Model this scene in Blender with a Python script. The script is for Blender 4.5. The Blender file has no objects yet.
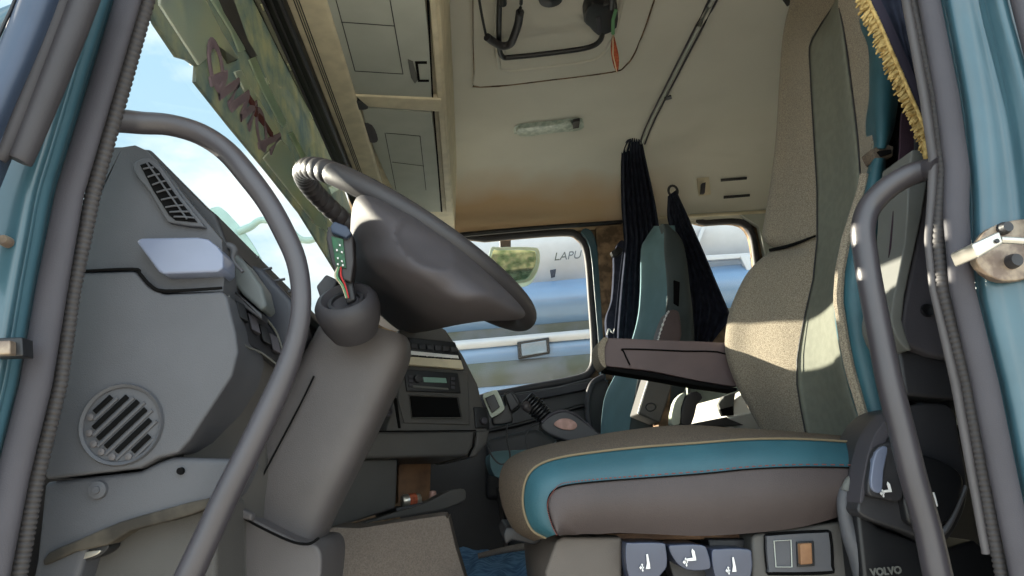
import bpy, bmesh, math, random
from mathutils import Vector, Matrix, noise
random.seed(7)
C = bpy.context.scene.collection
sc = bpy.context.scene
# ------------------------------------------------------------------ camera
FOC = 740.0
CAM = Vector((0, 0, 1.65))
PSI, TH, RO = math.radians(4.2), math.radians(13.6), math.radians(4.5)
FW = Vector((math.sin(PSI)*math.cos(TH), math.cos(PSI)*math.cos(TH), math.sin(TH)))
_r0 = Vector((math.cos(PSI), -math.sin(PSI), 0)); _u0 = _r0.cross(FW)
RT = math.cos(RO)*_r0 - math.sin(RO)*_u0
UP = math.cos(RO)*_u0 + math.sin(RO)*_r0
cd = bpy.data.cameras.new('camera'); cam = bpy.data.objects.new('camera', cd); C.objects.link(cam)
cd.sensor_width = 36; cd.lens = 36*FOC/1024; cd.clip_start = .02; cd.clip_end = 500
cam.matrix_world = Matrix(((RT.x, UP.x, -FW.x, 0), (RT.y, UP.y, -FW.y, 0), (RT.z, UP.z, -FW.z, CAM.z), (0, 0, 0, 1)))
sc.camera = cam

def ray(px, py): return FW + RT*((px-512)/FOC) + UP*((288-py)/FOC)
def V(px, py, Y):                       # the point of the plane y = Y that shows at a pixel of the survey photo
    d = ray(px, py); return CAM + d*(Y/d.y)
def VZ(px, py, Z):
    d = ray(px, py); return CAM + d*((Z-CAM.z)/d.z)
def VX(px, py, X):
    d = ray(px, py); return CAM + d*(X/d.x)
def on(px, py, p0, n):
    d = ray(px, py); n = Vector(n); return CAM + d*((Vector(p0)-CAM).dot(n)/d.dot(n))

# ------------------------------------------------------------------ materials
def lin(c):
    return tuple(((v/255)/12.92 if v/255 <= .04045 else ((v/255+.055)/1.055)**2.4) for v in c)+(1,)
def mat(name, rgb, rough=.6, spec=.5, bump=0, bscale=400, var=.12, vscale=12, metal=0, coat=0, rgb2=None, lo=.4, hi=.6, sheen=0):
    m = bpy.data.materials.new(name); m.use_nodes = True; nt = m.node_tree; N = nt.nodes; L = nt.links
    b = N['Principled BSDF']; tc = N.new('ShaderNodeTexCoord')
    b.inputs['Roughness'].default_value = rough; b.inputs['Metallic'].default_value = metal
    b.inputs['Specular IOR Level'].default_value = spec
    b.inputs['Coat Weight'].default_value = coat
    if sheen: b.inputs['Sheen Weight'].default_value = sheen
    c = lin(rgb); c2 = lin(rgb2) if rgb2 else tuple(v*(1-var) for v in c[:3])+(1,)
    n = N.new('ShaderNodeTexNoise'); n.inputs['Scale'].default_value = vscale; n.inputs['Detail'].default_value = 5
    r = N.new('ShaderNodeValToRGB'); r.color_ramp.elements[0].position = lo; r.color_ramp.elements[1].position = hi
    r.color_ramp.elements[0].color = c; r.color_ramp.elements[1].color = c2
    L.new(tc.outputs['Object'], n.inputs['Vector']); L.new(n.outputs['Fac'], r.inputs['Fac']); L.new(r.outputs['Color'], b.inputs['Base Color'])
    if bump:
        n2 = N.new('ShaderNodeTexNoise'); n2.inputs['Scale'].default_value = bscale; n2.inputs['Detail'].default_value = 2
        bp = N.new('ShaderNodeBump'); bp.inputs['Strength'].default_value = bump; bp.inputs['Distance'].default_value = .002
        L.new(tc.outputs['Object'], n2.inputs['Vector']); L.new(n2.outputs['Fac'], bp.inputs['Height']); L.new(bp.outputs['Normal'], b.inputs['Normal'])
    return m
M = {}
M['blue'] = mat('paint_blue', (58, 88, 100), .3, .5, var=.15, vscale=9, coat=.3)
M['bluedoor'] = mat('paint_grey_blue', (52, 64, 84), .5, .4, coat=.05)
M['rubber'] = mat('rubber_grey', (62, 60, 66), .62, .35, bump=.15, bscale=700)
M['rubber_dark'] = mat('rubber_dark', (56, 54, 58), .55, .4, bump=.1)
M['tooth'] = mat('seal_teeth', (64, 61, 62), .6, .4)
M['bulb'] = mat('rubber_seal', (84, 81, 83), .55, .4)
M['dash'] = mat('dash_plastic', (72, 73, 78), .55, .45, bump=.3, bscale=900, var=.08)
M['dash2'] = mat('dash_plastic_warm', (74, 72, 70), .55, .45, bump=.3, bscale=900, var=.08)
M['dark'] = mat('dark_plastic', (40, 40, 44), .5, .5, bump=.15)
M['black'] = mat('black_plastic', (16, 17, 21), .45, .5)
M['gap'] = mat('dark_gap', (12, 12, 13), .9, .1)
M['handle'] = mat('handle_coat', (58, 55, 60), .4, .6, bump=.12, bscale=800)
M['wheel'] = mat('wheel_skin', (50, 47, 49), .5, .5, bump=.2, bscale=600)
M['hub'] = mat('hub_plastic', (62, 58, 61), .66, .35, bump=.25, bscale=700)
M['column'] = mat('column_plastic', (80, 76, 77), .55, .5, bump=.25, bscale=700)
M['silver'] = mat('silver_blue_plastic', (104, 112, 134), .32, .7)
M['chrome'] = mat('metal_bright', (205, 200, 190), .3, .5, metal=.8)
M['steel'] = mat('zinc_plate', (150, 135, 118), .45, .5, metal=.5, rgb2=(110, 95, 85), vscale=60)
M['ceil0'] = mat('headliner', (214, 207, 190), .9, .2, bump=.3, bscale=900, var=.06, vscale=3)
M['ceil_brown'] = mat('headliner_brown', (196, 166, 132), .9, .2, bump=.3, bscale=900, rgb2=(160, 134, 106), vscale=6, lo=.35, hi=.7)
def ceilmat():  # headliner colour turns brown where it curves down, fading rearwards
    m = mat('headliner_browned', (208, 206, 196), .9, .2, bump=.3, bscale=900, var=.06, vscale=3); N = m.node_tree.nodes; L = m.node_tree.links
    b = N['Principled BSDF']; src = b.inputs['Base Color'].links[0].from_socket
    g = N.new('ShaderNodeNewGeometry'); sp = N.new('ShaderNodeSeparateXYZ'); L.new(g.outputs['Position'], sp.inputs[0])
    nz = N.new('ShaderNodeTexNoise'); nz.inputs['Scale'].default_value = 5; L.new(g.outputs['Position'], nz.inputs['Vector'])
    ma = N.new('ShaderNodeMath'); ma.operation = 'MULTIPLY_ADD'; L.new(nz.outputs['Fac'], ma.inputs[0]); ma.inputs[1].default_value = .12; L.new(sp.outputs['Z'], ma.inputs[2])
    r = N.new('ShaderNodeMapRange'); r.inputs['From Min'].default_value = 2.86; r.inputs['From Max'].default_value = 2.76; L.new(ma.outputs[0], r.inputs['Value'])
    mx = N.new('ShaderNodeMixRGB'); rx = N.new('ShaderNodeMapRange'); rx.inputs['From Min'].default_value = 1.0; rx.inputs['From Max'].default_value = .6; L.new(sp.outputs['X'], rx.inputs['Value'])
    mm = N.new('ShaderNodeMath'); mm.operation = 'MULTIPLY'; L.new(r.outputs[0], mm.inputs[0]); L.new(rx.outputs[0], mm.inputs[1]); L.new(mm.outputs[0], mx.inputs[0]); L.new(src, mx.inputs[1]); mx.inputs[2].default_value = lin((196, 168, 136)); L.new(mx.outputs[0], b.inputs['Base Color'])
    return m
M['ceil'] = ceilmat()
M['cream'] = mat('cream_trim', (206, 196, 170), .6, .4, var=.15, vscale=20)
M['shelf'] = mat('shelf_grey', (176, 180, 172), .75, .3, bump=.2, bscale=900, var=.06)
M['pillar_brown'] = mat('pillar_brown', (140, 116, 92), .85, .2, bump=.3, rgb2=(92, 77, 62), vscale=25)
M['fab'] = mat('seat_tweed', (146, 137, 121), .95, .1, bump=.6, bscale=700, rgb2=(102, 94, 83), vscale=520, lo=.38, hi=.64, sheen=.1)
M['fab_brown'] = mat('seat_tweed_brown', (104, 93, 82), .95, .1, bump=.6, bscale=700, rgb2=(76, 68, 61), vscale=520, lo=.38, hi=.64)
M['centre'] = mat('seat_centre', (106, 108, 98), .85, .2, bump=.35, bscale=900, var=.1, vscale=60)
M['teal'] = mat('seat_teal', (40, 80, 91), .5, .45, bump=.2, bscale=500, var=.15, vscale=14)
M['brownvinyl'] = mat('seat_vinyl', (63, 55, 55), .55, .4, bump=.35, bscale=600, var=.15, vscale=8)
M['armrest'] = mat('armrest_skin', (86, 72, 72), .55, .4, bump=.25, bscale=600)
M['piping'] = mat('piping', (108, 97, 78), .8, .2)
M['navy'] = mat('curtain_navy', (52, 56, 70), .95, .1, var=.3, vscale=40)
M['curt2'] = mat('curtain_border', (62, 58, 70), .9, .1)
M['gold'] = mat('fringe_gold', (190, 164, 108), .9, .2, rgb2=(150, 126, 78), vscale=120)
M['grey_lt'] = mat('pillar_trim', (92, 93, 90), .6, .4)
M['seatside'] = mat('passenger_side', (70, 78, 80), .8, .3, bump=.4, bscale=500)
M['seatteal'] = mat('passenger_teal', (92, 122, 130), .75, .3, bump=.3, bscale=500, var=.1)
M['white'] = mat('white_plastic', (232, 230, 222), .4, .5)
M['cushwhite'] = mat('pale_cloth', (190, 198, 184), .9, .2, var=.2, vscale=30)
M['wood'] = mat('hole_warm_light', (134, 98, 68), .6, .4, rgb2=(104, 74, 52), vscale=18)
M['basebrown'] = mat('base_cover', (84, 77, 72), .6, .4, bump=.3, bscale=700)
M['cloth'] = mat('seat_cover_cloth', (124, 115, 108), .95, .1, bump=.6, bscale=600, rgb2=(106, 98, 92), vscale=420, lo=.36, hi=.66)
M['carpet'] = mat('blue_carpet', (112, 152, 190), .95, .1, bump=1, bscale=300, rgb2=(78, 112, 148), vscale=40)
M['pcb'] = mat('circuit_board', (8, 66, 36), .4, .5, rgb2=(14, 84, 46), vscale=150)
M['orange'] = mat('orange_feather', (178, 96, 66), .8, .3, rgb2=(140, 66, 46), vscale=160)
M['green'] = mat('green_cord', (96, 140, 104), .7, .3)
M['redwire'] = mat('red_wire', (180, 40, 40), .5, .5)
M['pink'] = mat('shift_badge', (176, 136, 124), .45, .5, rgb2=(150, 112, 100), vscale=60)
M['display'] = mat('lcd_glass', (120, 150, 140), .2, .6)
M['lens'] = mat('lamp_lens', (190, 200, 190), .3, .6, rgb2=(150, 165, 155), vscale=50)
M['truckw'] = mat('truck_white', (176, 180, 186), .4, .5, var=.05)
M['truckb'] = mat('truck_pale_blue', (96, 124, 156), .35, .5, var=.05, coat=.4)
M['truckg'] = mat('truck_grey', (86, 92, 98), .6, .4, rgb2=(70, 76, 68), vscale=5)
M['tarmac'] = mat('yard_ground', (214, 206, 192), .95, .1, bump=.5, bscale=60, rgb2=(190, 182, 168), vscale=4)  # ground colour raised to bounce extra light up into the cab
M['green_pale'] = mat('front_mirror_housing', (150, 175, 168), .5, .4)
M['text'] = mat('white_print', (225, 225, 225), .6, .3)
M['textdark'] = mat('dark_print', (40, 46, 60), .6, .3)
M['mauve'] = mat('faded_lettering', (120, 96, 104), .6, .3, rgb2=(70, 40, 44), vscale=8)
M['bark'] = mat('bark', (80, 66, 50), .9, .2)

def glassmat(name, tint, mixw, rough=0.0):
    m = bpy.data.materials.new(name); m.use_nodes = True; nt = m.node_tree; N = nt.nodes; L = nt.links
    for n in list(N):
        if n.type != 'OUTPUT_MATERIAL': N.remove(n)
    out = [n for n in N if n.type == 'OUTPUT_MATERIAL'][0]
    t = N.new('ShaderNodeBsdfTransparent'); t.inputs['Color'].default_value = tint
    g = N.new('ShaderNodeBsdfGlossy'); g.inputs['Roughness'].default_value = rough
    f = N.new('ShaderNodeFresnel'); f.inputs['IOR'].default_value = mixw
    mx = N.new('ShaderNodeMixShader'); L.new(f.outputs[0], mx.inputs[0]); L.new(t.outputs[0], mx.inputs[1]); L.new(g.outputs[0], mx.inputs[2])
    L.new(mx.outputs[0], out.inputs['Surface']); return m
M['glass'] = glassmat('clear_glass', (.93, .97, .96, 1), 1.18)
M['mirror'] = mat('mirror_glass', (170, 200, 190), .08, .5, metal=1)
def visormat():                         # tinted plastic sun visor: lets sky light through unevenly
    m = bpy.data.materials.new('visor_tinted'); m.use_nodes = True; nt = m.node_tree; N = nt.nodes; L = nt.links
    b = N['Principled BSDF']; out = [n for n in N if n.type == 'OUTPUT_MATERIAL'][0]
    tc = N.new('ShaderNodeTexCoord'); n = N.new('ShaderNodeTexNoise'); n.inputs['Scale'].default_value = 14; n.inputs['Detail'].default_value = 8; n.inputs['Roughness'].default_value = .7
    r = N.new('ShaderNodeValToRGB'); e = r.color_ramp.elements
    e[0].position = .38; e[0].color = lin((92, 106, 108)); e[1].position = .62; e[1].color = lin((132, 132, 114))
    L.new(tc.outputs['Object'], n.inputs['Vector']); L.new(n.outputs['Fac'], r.inputs['Fac']); L.new(r.outputs['Color'], b.inputs['Base Color'])
    b.inputs['Roughness'].default_value = .35
    tr = N.new('ShaderNodeBsdfTranslucent'); L.new(r.outputs['Color'], tr.inputs['Color'])
    mx = N.new('ShaderNodeMixShader'); mx.inputs[0].default_value = .62
    L.new(b.outputs[0], mx.inputs[1]); L.new(tr.outputs[0], mx.inputs[2]); L.new(mx.outputs[0], out.inputs['Surface']); return m
M['visor'] = visormat()
def translucent(name, rgb, f=.6):
    m = mat(name, rgb, .5, .4); N = m.node_tree.nodes; L = m.node_tree.links
    out = [n for n in N if n.type == 'OUTPUT_MATERIAL'][0]; tr = N.new('ShaderNodeBsdfTranslucent'); tr.inputs['Color'].default_value = lin(rgb)
    mx = N.new('ShaderNodeMixShader'); mx.inputs[0].default_value = f
    L.new(N['Principled BSDF'].outputs[0], mx.inputs[1]); L.new(tr.outputs[0], mx.inputs[2]); L.new(mx.outputs[0], out.inputs['Surface']); return m
M['visorpale'] = translucent('visor_panel_pale', (244, 246, 236), .9)
M['visordark'] = translucent('visor_band_dark', (70, 84, 82), .5)
M['visorpale2'] = translucent('visor_strip_pale', (226, 236, 220), .85)
M['visorletter'] = translucent('visor_lettering', (136, 118, 126), .4)
M['visorred'] = translucent('visor_lettering_red', (96, 40, 36), .4)

# ------------------------------------------------------------------ mesh helpers
WL = {}
def mesh(name, bm, m, parent=None, sharp=38, loc=None, recalc=True):
    if recalc: bmesh.ops.recalc_face_normals(bm, faces=bm.faces)
    if parent is not None: base = WL[parent]
    else:
        if loc is None:
            xs = [v.co for v in bm.verts]; n = len(xs)
            loc = Vector((sum(v.x for v in xs)/n, sum(v.y for v in xs)/n, min(v.z for v in xs)))
        base = Vector(loc)
    for v in bm.verts: v.co -= base
    me = bpy.data.meshes.new(name); bm.to_mesh(me); bm.free()
    me.materials.append(M[m] if isinstance(m, str) else m)
    me.shade_smooth(); me.set_sharp_from_angle(angle=math.radians(sharp))
    o = bpy.data.objects.new(name, me); C.objects.link(o); WL[o] = base
    if parent is not None: o.parent = parent
    else: o.location = base
    return o
def thing(name, label, cat, loc, group=None):
    o = bpy.data.objects.new(name, None); C.objects.link(o); o.location = loc; o.empty_display_size = .1
    o['label'] = label; o['category'] = cat
    if group: o['group'] = group
    WL[o] = Vector(loc); return o
def tag(o, label, cat, group=None):
    o['label'] = label; o['category'] = cat
    if group: o['group'] = group
    return o
def struct(o, label=None):
    o['kind'] = 'structure'
    if label: o['label'] = label
    return o
def cr(p, n=6, closed=False):           # Catmull-Rom through tuples or vectors
    P = [tuple(a) for a in p]; out = []; k = len(P); seg = k if closed else k-1
    for i in range(seg):
        if closed: a, b, c, d = P[(i-1) % k], P[i], P[(i+1) % k], P[(i+2) % k]
        else: a, b, c, d = P[max(i-1, 0)], P[i], P[i+1], P[min(i+2, k-1)]
        for j in range(n):
            t = j/n
            out.append(tuple(.5*((2*b[q])+(-a[q]+c[q])*t+(2*a[q]-5*b[q]+4*c[q]-d[q])*t*t+(-a[q]+3*b[q]-3*c[q]+d[q])*t**3) for q in range(len(b))))
    if not closed: out.append(P[-1])
    return out
def px3(pts, Y): return [V(p[0], p[1], p[2] if len(p) > 2 else Y) for p in pts]
def bev(bm, w, seg=3, ang=28):
    if w <= 0: return
    bmesh.ops.recalc_face_normals(bm, faces=bm.faces)
    es = [e for e in bm.edges if len(e.link_faces) == 2 and e.calc_face_angle(0) > math.radians(ang)]
    if es: bmesh.ops.bevel(bm, geom=es, offset=w, segments=seg, profile=.6, affect='EDGES', clamp_overlap=True)
def slab_bm(bm, pts, vec, bevel=0, seg=3):
    t = bmesh.new(); vs = [t.verts.new(p) for p in pts]; f = t.faces.new(vs)
    r = bmesh.ops.extrude_face_region(t, geom=[f]); nv = [g for g in r['geom'] if isinstance(g, bmesh.types.BMVert)]
    bmesh.ops.translate(t, verts=nv, vec=vec); bev(t, bevel, seg)
    bmesh.ops.recalc_face_normals(t, faces=t.faces)
    me = bpy.data.meshes.new('t'); t.to_mesh(me); t.free(); bm.from_mesh(me); bpy.data.meshes.remove(me)
def slab(name, pts, vec, m, parent=None, bevel=.003, seg=3, **k):
    bm = bmesh.new(); slab_bm(bm, [Vector(p) for p in pts], Vector(vec), bevel, seg); return mesh(name, bm, m, parent, **k)
def holed(name, outer, holes, vec, m, parent=None):
    bm = bmesh.new(); es = []
    for lp in [outer]+holes:
        vs = [bm.verts.new(p) for p in lp]
        es += [bm.edges.new((vs[i], vs[(i+1) % len(vs)])) for i in range(len(vs))]
    bmesh.ops.triangle_fill(bm, edges=es, use_beauty=True, use_dissolve=False)
    r = bmesh.ops.extrude_face_region(bm, geom=list(bm.faces)); nv = [g for g in r['geom'] if isinstance(g, bmesh.types.BMVert)]
    bmesh.ops.translate(bm, verts=nv, vec=Vector(vec)); return mesh(name, bm, m, parent)
def frames(pts, closed, ref):
    out = []; k = len(pts)
    for i in range(k):
        if closed: t = (pts[(i+1) % k]-pts[i-1]).normalized()
        else: t = (pts[min(i+1, k-1)]-pts[max(i-1, 0)]).normalized()
        a = t.cross(ref)
        if a.length < 1e-4: a = t.cross(Vector((.3, .9, .2)))
        a.normalize(); b = a.cross(t).normalized(); out.append((t, a, b))
    return out
def tube_bm(bm, pts, r, n=14, closed=False, rb=None, ref=Vector((0, 1, 0)), flat=2.0):
    pts = [Vector(p) for p in pts]; k = len(pts)
    if not hasattr(r, '__len__'): r = [r]*k
    if rb is None: rb = r
    elif not hasattr(rb, '__len__'): rb = [rb]*k
    rings = []
    for i, (t, a, b) in enumerate(frames(pts, closed, ref)):
        ring = []
        for j in range(n):
            c, s = math.cos(2*math.pi*j/n), math.sin(2*math.pi*j/n); e = 2/flat
            ring.append(bm.verts.new(pts[i]+a*(r[i]*math.copysign(abs(c)**e, c))+b*(rb[i]*math.copysign(abs(s)**e, s))))
        rings.append(ring)
    for i in range(k if closed else k-1):
        A, B = rings[i], rings[(i+1) % k]
        for j in range(n): bm.faces.new((A[j], A[(j+1) % n], B[(j+1) % n], B[j]))
    if not closed: bm.faces.new(rings[0][::-1]); bm.faces.new(rings[-1])
def tube(name, pts, r, m, parent=None, **k):
    bm = bmesh.new(); tube_bm(bm, pts, r, **k); return mesh(name, bm, m, parent)
def pxtube(path, Y, n=6):               # path of (px, py, r_px[, Y]) -> smooth points, radii
    q = cr([(p[0], p[1], p[2], (p[3] if len(p) > 3 else Y)) for p in path], n)
    return [V(a[0], a[1], a[3]) for a in q], [a[2]*a[3]/FOC for a in q]
def grid_bm(bm, rows, closed=False, capv=False):
    g = [[bm.verts.new(p) for p in r] for r in rows]
    for i in range(len(g)-1):
        w = len(g[i])
        for j in range(w if closed else w-1):
            bm.faces.new((g[i][j], g[i][(j+1) % w], g[i+1][(j+1) % w], g[i+1][j]))
    if capv and closed: bm.faces.new(g[0][::-1]); bm.faces.new(g[-1])
    return g
def smooth_rows(rows, nu=4, nv=4):
    R = [cr(r, nu) for r in rows]
    cols = [cr([R[i][j] for i in range(len(R))], nv) for j in range(len(R[0]))]
    return [[Vector(cols[j][i]) for j in range(len(cols))] for i in range(len(cols[0]))]
def patch(name, rows, m, parent=None, thick=.004, nu=4, nv=4, push=None, sharp=50):
    R = smooth_rows(rows, nu, nv); bm = bmesh.new(); grid_bm(bm, R)
    if thick:
        back = push if push is not None else Vector((0, 1, 0))
        r = bmesh.ops.extrude_face_region(bm, geom=list(bm.faces)); nv_ = [g for g in r['geom'] if isinstance(g, bmesh.types.BMVert)]
        bmesh.ops.translate(bm, verts=nv_, vec=Vector(back)*thick)
    return mesh(name, bm, m, parent, sharp=sharp)
def box_bm(bm, c, s, ax=None, bevel=0, seg=2):
    ax = ax or (Vector((1, 0, 0)), Vector((0, 1, 0)), Vector((0, 0, 1))); c = Vector(c)
    p = [c+ax[0]*(s[0]/2*i)+ax[1]*(-s[1]/2)+ax[2]*(s[2]/2*j) for i, j in ((-1, -1), (1, -1), (1, 1), (-1, 1))]
    slab_bm(bm, p, ax[1]*s[1], bevel, seg)
def box(name, c, s, m, parent=None, ax=None, bevel=.004, seg=2):
    bm = bmesh.new(); box_bm(bm, c, s, ax, bevel, seg); return mesh(name, bm, m, parent)
def lathe_bm(bm, prof, c, axis, n=32, sq=1.0, ref=None):
    axis = Vector(axis).normalized(); a = axis.cross(ref or Vector((.1, .2, 1))).normalized(); b = axis.cross(a)
    rows = []
    for r, h in prof: rows.append([Vector(c)+axis*h+a*(r*math.cos(2*math.pi*j/n))+b*(r*sq*math.sin(2*math.pi*j/n)) for j in range(n)])
    g = grid_bm(bm, rows, closed=True); bm.faces.new(g[0][::-1]); bm.faces.new(g[-1])
def lathe(name, prof, c, axis, m, parent=None, n=32, sq=1.0, ref=None):
    bm = bmesh.new(); lathe_bm(bm, prof, c, axis, n, sq, ref); return mesh(name, bm, m, parent)
def text(name, s, c, right, up, size, m, parent=None, depth=.001, font_shear=0, mirror=False, bold=.0):
    cu = bpy.data.curves.new('t', 'FONT'); cu.body = s; cu.size = size; cu.extrude = depth; cu.align_x = 'CENTER'; cu.align_y = 'CENTER'; cu.shear = font_shear; cu.offset = bold
    o = bpy.data.objects.new('t', cu); C.objects.link(o); dg = bpy.context.evaluated_depsgraph_get()
    me = bpy.data.meshes.new_from_object(o.evaluated_get(dg)); bm = bmesh.new(); bm.from_mesh(me)
    right = Vector(right).normalized(); up = Vector(up); up = (up-right*up.dot(right)).normalized(); nn = right.cross(up)
    if mirror: 
        for v in bm.verts: v.co.x *= -1
    for v in bm.verts: v.co = Vector(c)+right*v.co.x+up*v.co.y+nn*v.co.z
    C.objects.unlink(o); bpy.data.objects.remove(o); bpy.data.curves.remove(cu); bpy.data.meshes.remove(me)
    return mesh(name, bm, m, parent)
YV = Vector((0, 1, 0)); XV = Vector((1, 0, 0)); ZV = Vector((0, 0, 1))
def interp(tab, y):
    if y <= tab[0][0]: return tab[0][1:]
    for a, b in zip(tab, tab[1:]):
        if y <= b[0]:
            t = (y-a[0])/(b[0]-a[0]); return tuple(a[i]*(1-t)+b[i]*t for i in range(1, len(a)))
    return tab[-1][1:]

#@@SETTING
# ================================================================== CAB BODY, NEAR SIDE
def strip_tube(name, tab, Y, m, ryf=1.0, teeth=0, step=6, n=14):
    ys = []; y = tab[0][0]
    while y <= tab[-1][0]: ys.append(y); y += step
    pts = []; ra = []
    for y in ys: x, r = interp(tab, y); pts.append(V(x, y, Y)); ra.append(r*Y/FOC)
    if teeth:
        q = [Vector(p) for p in cr(pts, 5)]; qr = [ra[min(int(i/5), len(ra)-1)]*(1.0 if (i % 5) < 3 else .86) for i in range(len(q))]
        pts, ra = q, qr
    bm = bmesh.new(); tube_bm(bm, pts, ra, n=n, rb=[r*ryf for r in ra]); return mesh(name, bm, m, sharp=60)
LG = [(-40, 140, 15), (0, 128, 14), (96, 99, 14), (192, 70, 14), (288, 52, 15), (384, 36, 15), (480, 12, 15), (620, -16, 15), (760, -44, 15)]
LC = [(-40, 157, 8.5), (0, 147, 8.5), (96, 120, 8.5), (192, 93, 8), (288, 74, 7), (384, 60, 7), (480, 36, 7.5), (576, 18, 8), (620, 10, 8), (760, -17, 8)]
struct(strip_tube('trim_1', LG, .815, 'rubber', .6), 'grey rubber pinch trim running down the front pillar of the open doorway')
struct(strip_tube('trim_2', LC, .84, 'tooth', 1, teeth=1, step=5.5), 'toothed dark rubber bulb seal down the front pillar')
# painted front pillar
rows = []
for y in (-60, 0, 60, 120, 150, 192, 240, 288, 340, 384, 480, 620, 760):
    gx = interp(LG, y)[0]
    rows.append([V(gx+6, y, .84), V(gx-12, y, .83), V(gx-20, y, .812), V(gx-31, y, .80), V(gx-42, y, .785), V(gx-75, y, .79), V(gx-100, y, .80), V(gx-150+max(0, 60-y)*.75, y, .79), V(gx-230+max(0, 60-y)*2.05, y, .80)])
WALLF = struct(patch('wall_left', rows, 'blue', thick=.01, nu=4, nv=3), 'teal blue painted front door pillar of the cab')
# outer door-frame rubber and blue outer skin, upper left
pf = thing('door_frame_edge', 'open door window frame edge with two round dark rubber profiles above the blue pillar', 'door frame', V(10, 150, .74))
p, r = pxtube([(102, -60, 17), (83, 0, 16), (52, 80, 15), (24, 150, 13), (19, 161, 12)], .745, 5); tube('rubber_profile', p, r, 'rubber_dark', pf)
p, r = pxtube([(80, -60, 12), (62, 0, 11), (32, 80, 10), (6, 145, 9), (-2, 159, 8)], .735, 5); tube('rubber_profile', p, r, 'rubber_dark', pf)
bm = bmesh.new()
rows = [[V(a+dx, y, Yq) for dx, Yq in ((-42, .73), (-38, .715), (-24, .705), (-8, .71), (6, .735))] for y, a in ((-60, 78), (0, 58), (60, 34), (100, 16), (150, -5), (260, -50))]
patch('door_skin', rows, 'bluedoor', pf, thick=.02)
p, r = pxtube([(36, -60, 2.2), (15, 0, 2), (0, 33, 2), (-30, 100, 2)], .725, 4); tube('window_seal', p, r, 'black', pf)
# hinge pocket on the pillar
hp = WALLF
slab('hinge_pocket', px3([(-10, 338), (22, 337), (23, 356), (-10, 357)], .765), YV*.02, 'black', hp, .002)
slab('hinge_pin', px3([(-12, 341), (10, 340), (10, 354), (-12, 355)], .755), YV*.02, 'steel', hp, .002)
lathe('screw', [(.0, -.002), (.005, -.002), (.006, .002), (.006, .01)], V(3, 240, .772), YV, 'steel', hp, 16)

# rear (B) pillar
RG = [(-40, 922, 13), (0, 929, 13), (96, 947, 14), (170, 957, 14), (215, 956, 14), (288, 962, 13.5), (384, 985, 14), (480, 1004, 14), (576, 1024, 14), (620, 1033, 14), (760, 1056, 14)]
RC = [(-40, 908, 4.5), (0, 914, 4.5), (96, 934, 4.5), (170, 943, 5), (200, 941, 6), (240, 938, 6), (288, 943, 7), (384, 968, 7), (480, 985, 7), (576, 1002, 6.5), (620, 1010, 6), (760, 1034, 6)]
RB = [(-40, 900, 6), (0, 907, 6), (96, 925, 6), (160, 934.5, 6), (200, 932, 5), (240, 928, 4), (288, 933, 4), (384, 956, 5), (480, 973, 4.5), (558, 987, 4)]
struct(strip_tube('trim_3', RG, .815, 'rubber', .6), 'grey rubber pinch trim running down the rear pillar of the doorway')
struct(strip_tube('trim_4', RC, .838, 'tooth', 1, teeth=1, step=5.5), 'toothed rubber seal beside the right grab handle')
struct(strip_tube('trim_5', RB, .845, 'bulb', 1), 'smooth pale rubber bulb lip inside the rear pillar')
rows = []
for y in (-60, 0, 60, 120, 192, 240, 300, 384, 480, 620, 760):
    gx = interp(RG, y)[0]; k = max(0, (y-0)/600)
    rows.append([V(gx-4, y, .84), V(gx+11, y, .832), V(gx+20, y, .815), V(gx+36, y, .805), V(gx+50+k*26, y, .80), V(gx+60+k*40, y, .783), V(gx+78+k*60, y, .77), V(gx+110+k*60, y, .80), V(gx+200, y, .80)])
struct(patch('wall_left', rows, 'blue', thick=.01, nu=5, nv=3), 'glossy teal blue painted rear door pillar with the striker plate')
tube('trim_6', *pxtube([(1003, -60, 8), (1018, 0, 8), (1040, 90, 8), (1060, 200, 8)], .76, 4), 'rubber', None)
struct(bpy.data.objects['trim_6'], 'grey rubber edge at the far right of the rear pillar')
# striker
st = thing('door_striker', 'metal door striker with a bolted plate on the blue rear pillar', 'striker', V(1000, 250, .79))
slab('plate', px3(cr([(975, 255), (985, 232), (1005, 222), (1032, 221), (1040, 250), (1035, 275), (1005, 281), (985, 272)], 3, True), .79), YV*.012, 'steel', st, .002)
lathe('bolt', [(.0, -.006), (.007, -.006), (.0085, .0), (.0085, .01)], V(1014, 261, .785), YV, 'dark', st, 20)
lathe('bolt', [(.0, -.006), (.006, -.006), (.0075, .0), (.0075, .01)], V(1005, 228, .785), YV, 'dark', st, 20)
slab('latch_block', px3([(972, 244), (1000, 231), (1004, 243), (978, 258)], .745), YV*.04, 'chrome', st, .003)
p, r = pxtube([(1000, 240, 4), (1020, 241, 4), (1040, 243, 4)], .755, 3); tube('striker_bar', p, r, 'chrome', st)
lathe('pin_hole', [(.0, -.001), (.0025, -.001), (.0025, .004)], V(997, 241, .744), YV, 'black', st, 12)

# ================================================================== SHELL
ZC = 2.85
# ceiling with rounded far edge
prof = [(.72, 2.50), (.80, 2.66), (.92, 2.78), (1.1, 2.84), (1.4, ZC), (2.3, ZC), (2.55, 2.84), (2.72, 2.80), (2.84, 2.73), (2.92, 2.65), (2.96, 2.60)]
P2 = cr(prof, 4)
bm = bmesh.new(); grid_bm(bm, [[Vector((x, a, b)) for a, b in P2] for x in (-.42, 0, .5, 1, 1.7)])
r = bmesh.ops.extrude_face_region(bm, geom=list(bm.faces)); bmesh.ops.translate(bm, verts=[g for g in r['geom'] if isinstance(g, bmesh.types.BMVert)], vec=(0, 0, .03))
struct(mesh('ceiling', bm, 'ceil', sharp=60), 'beige fabric headliner')
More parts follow.
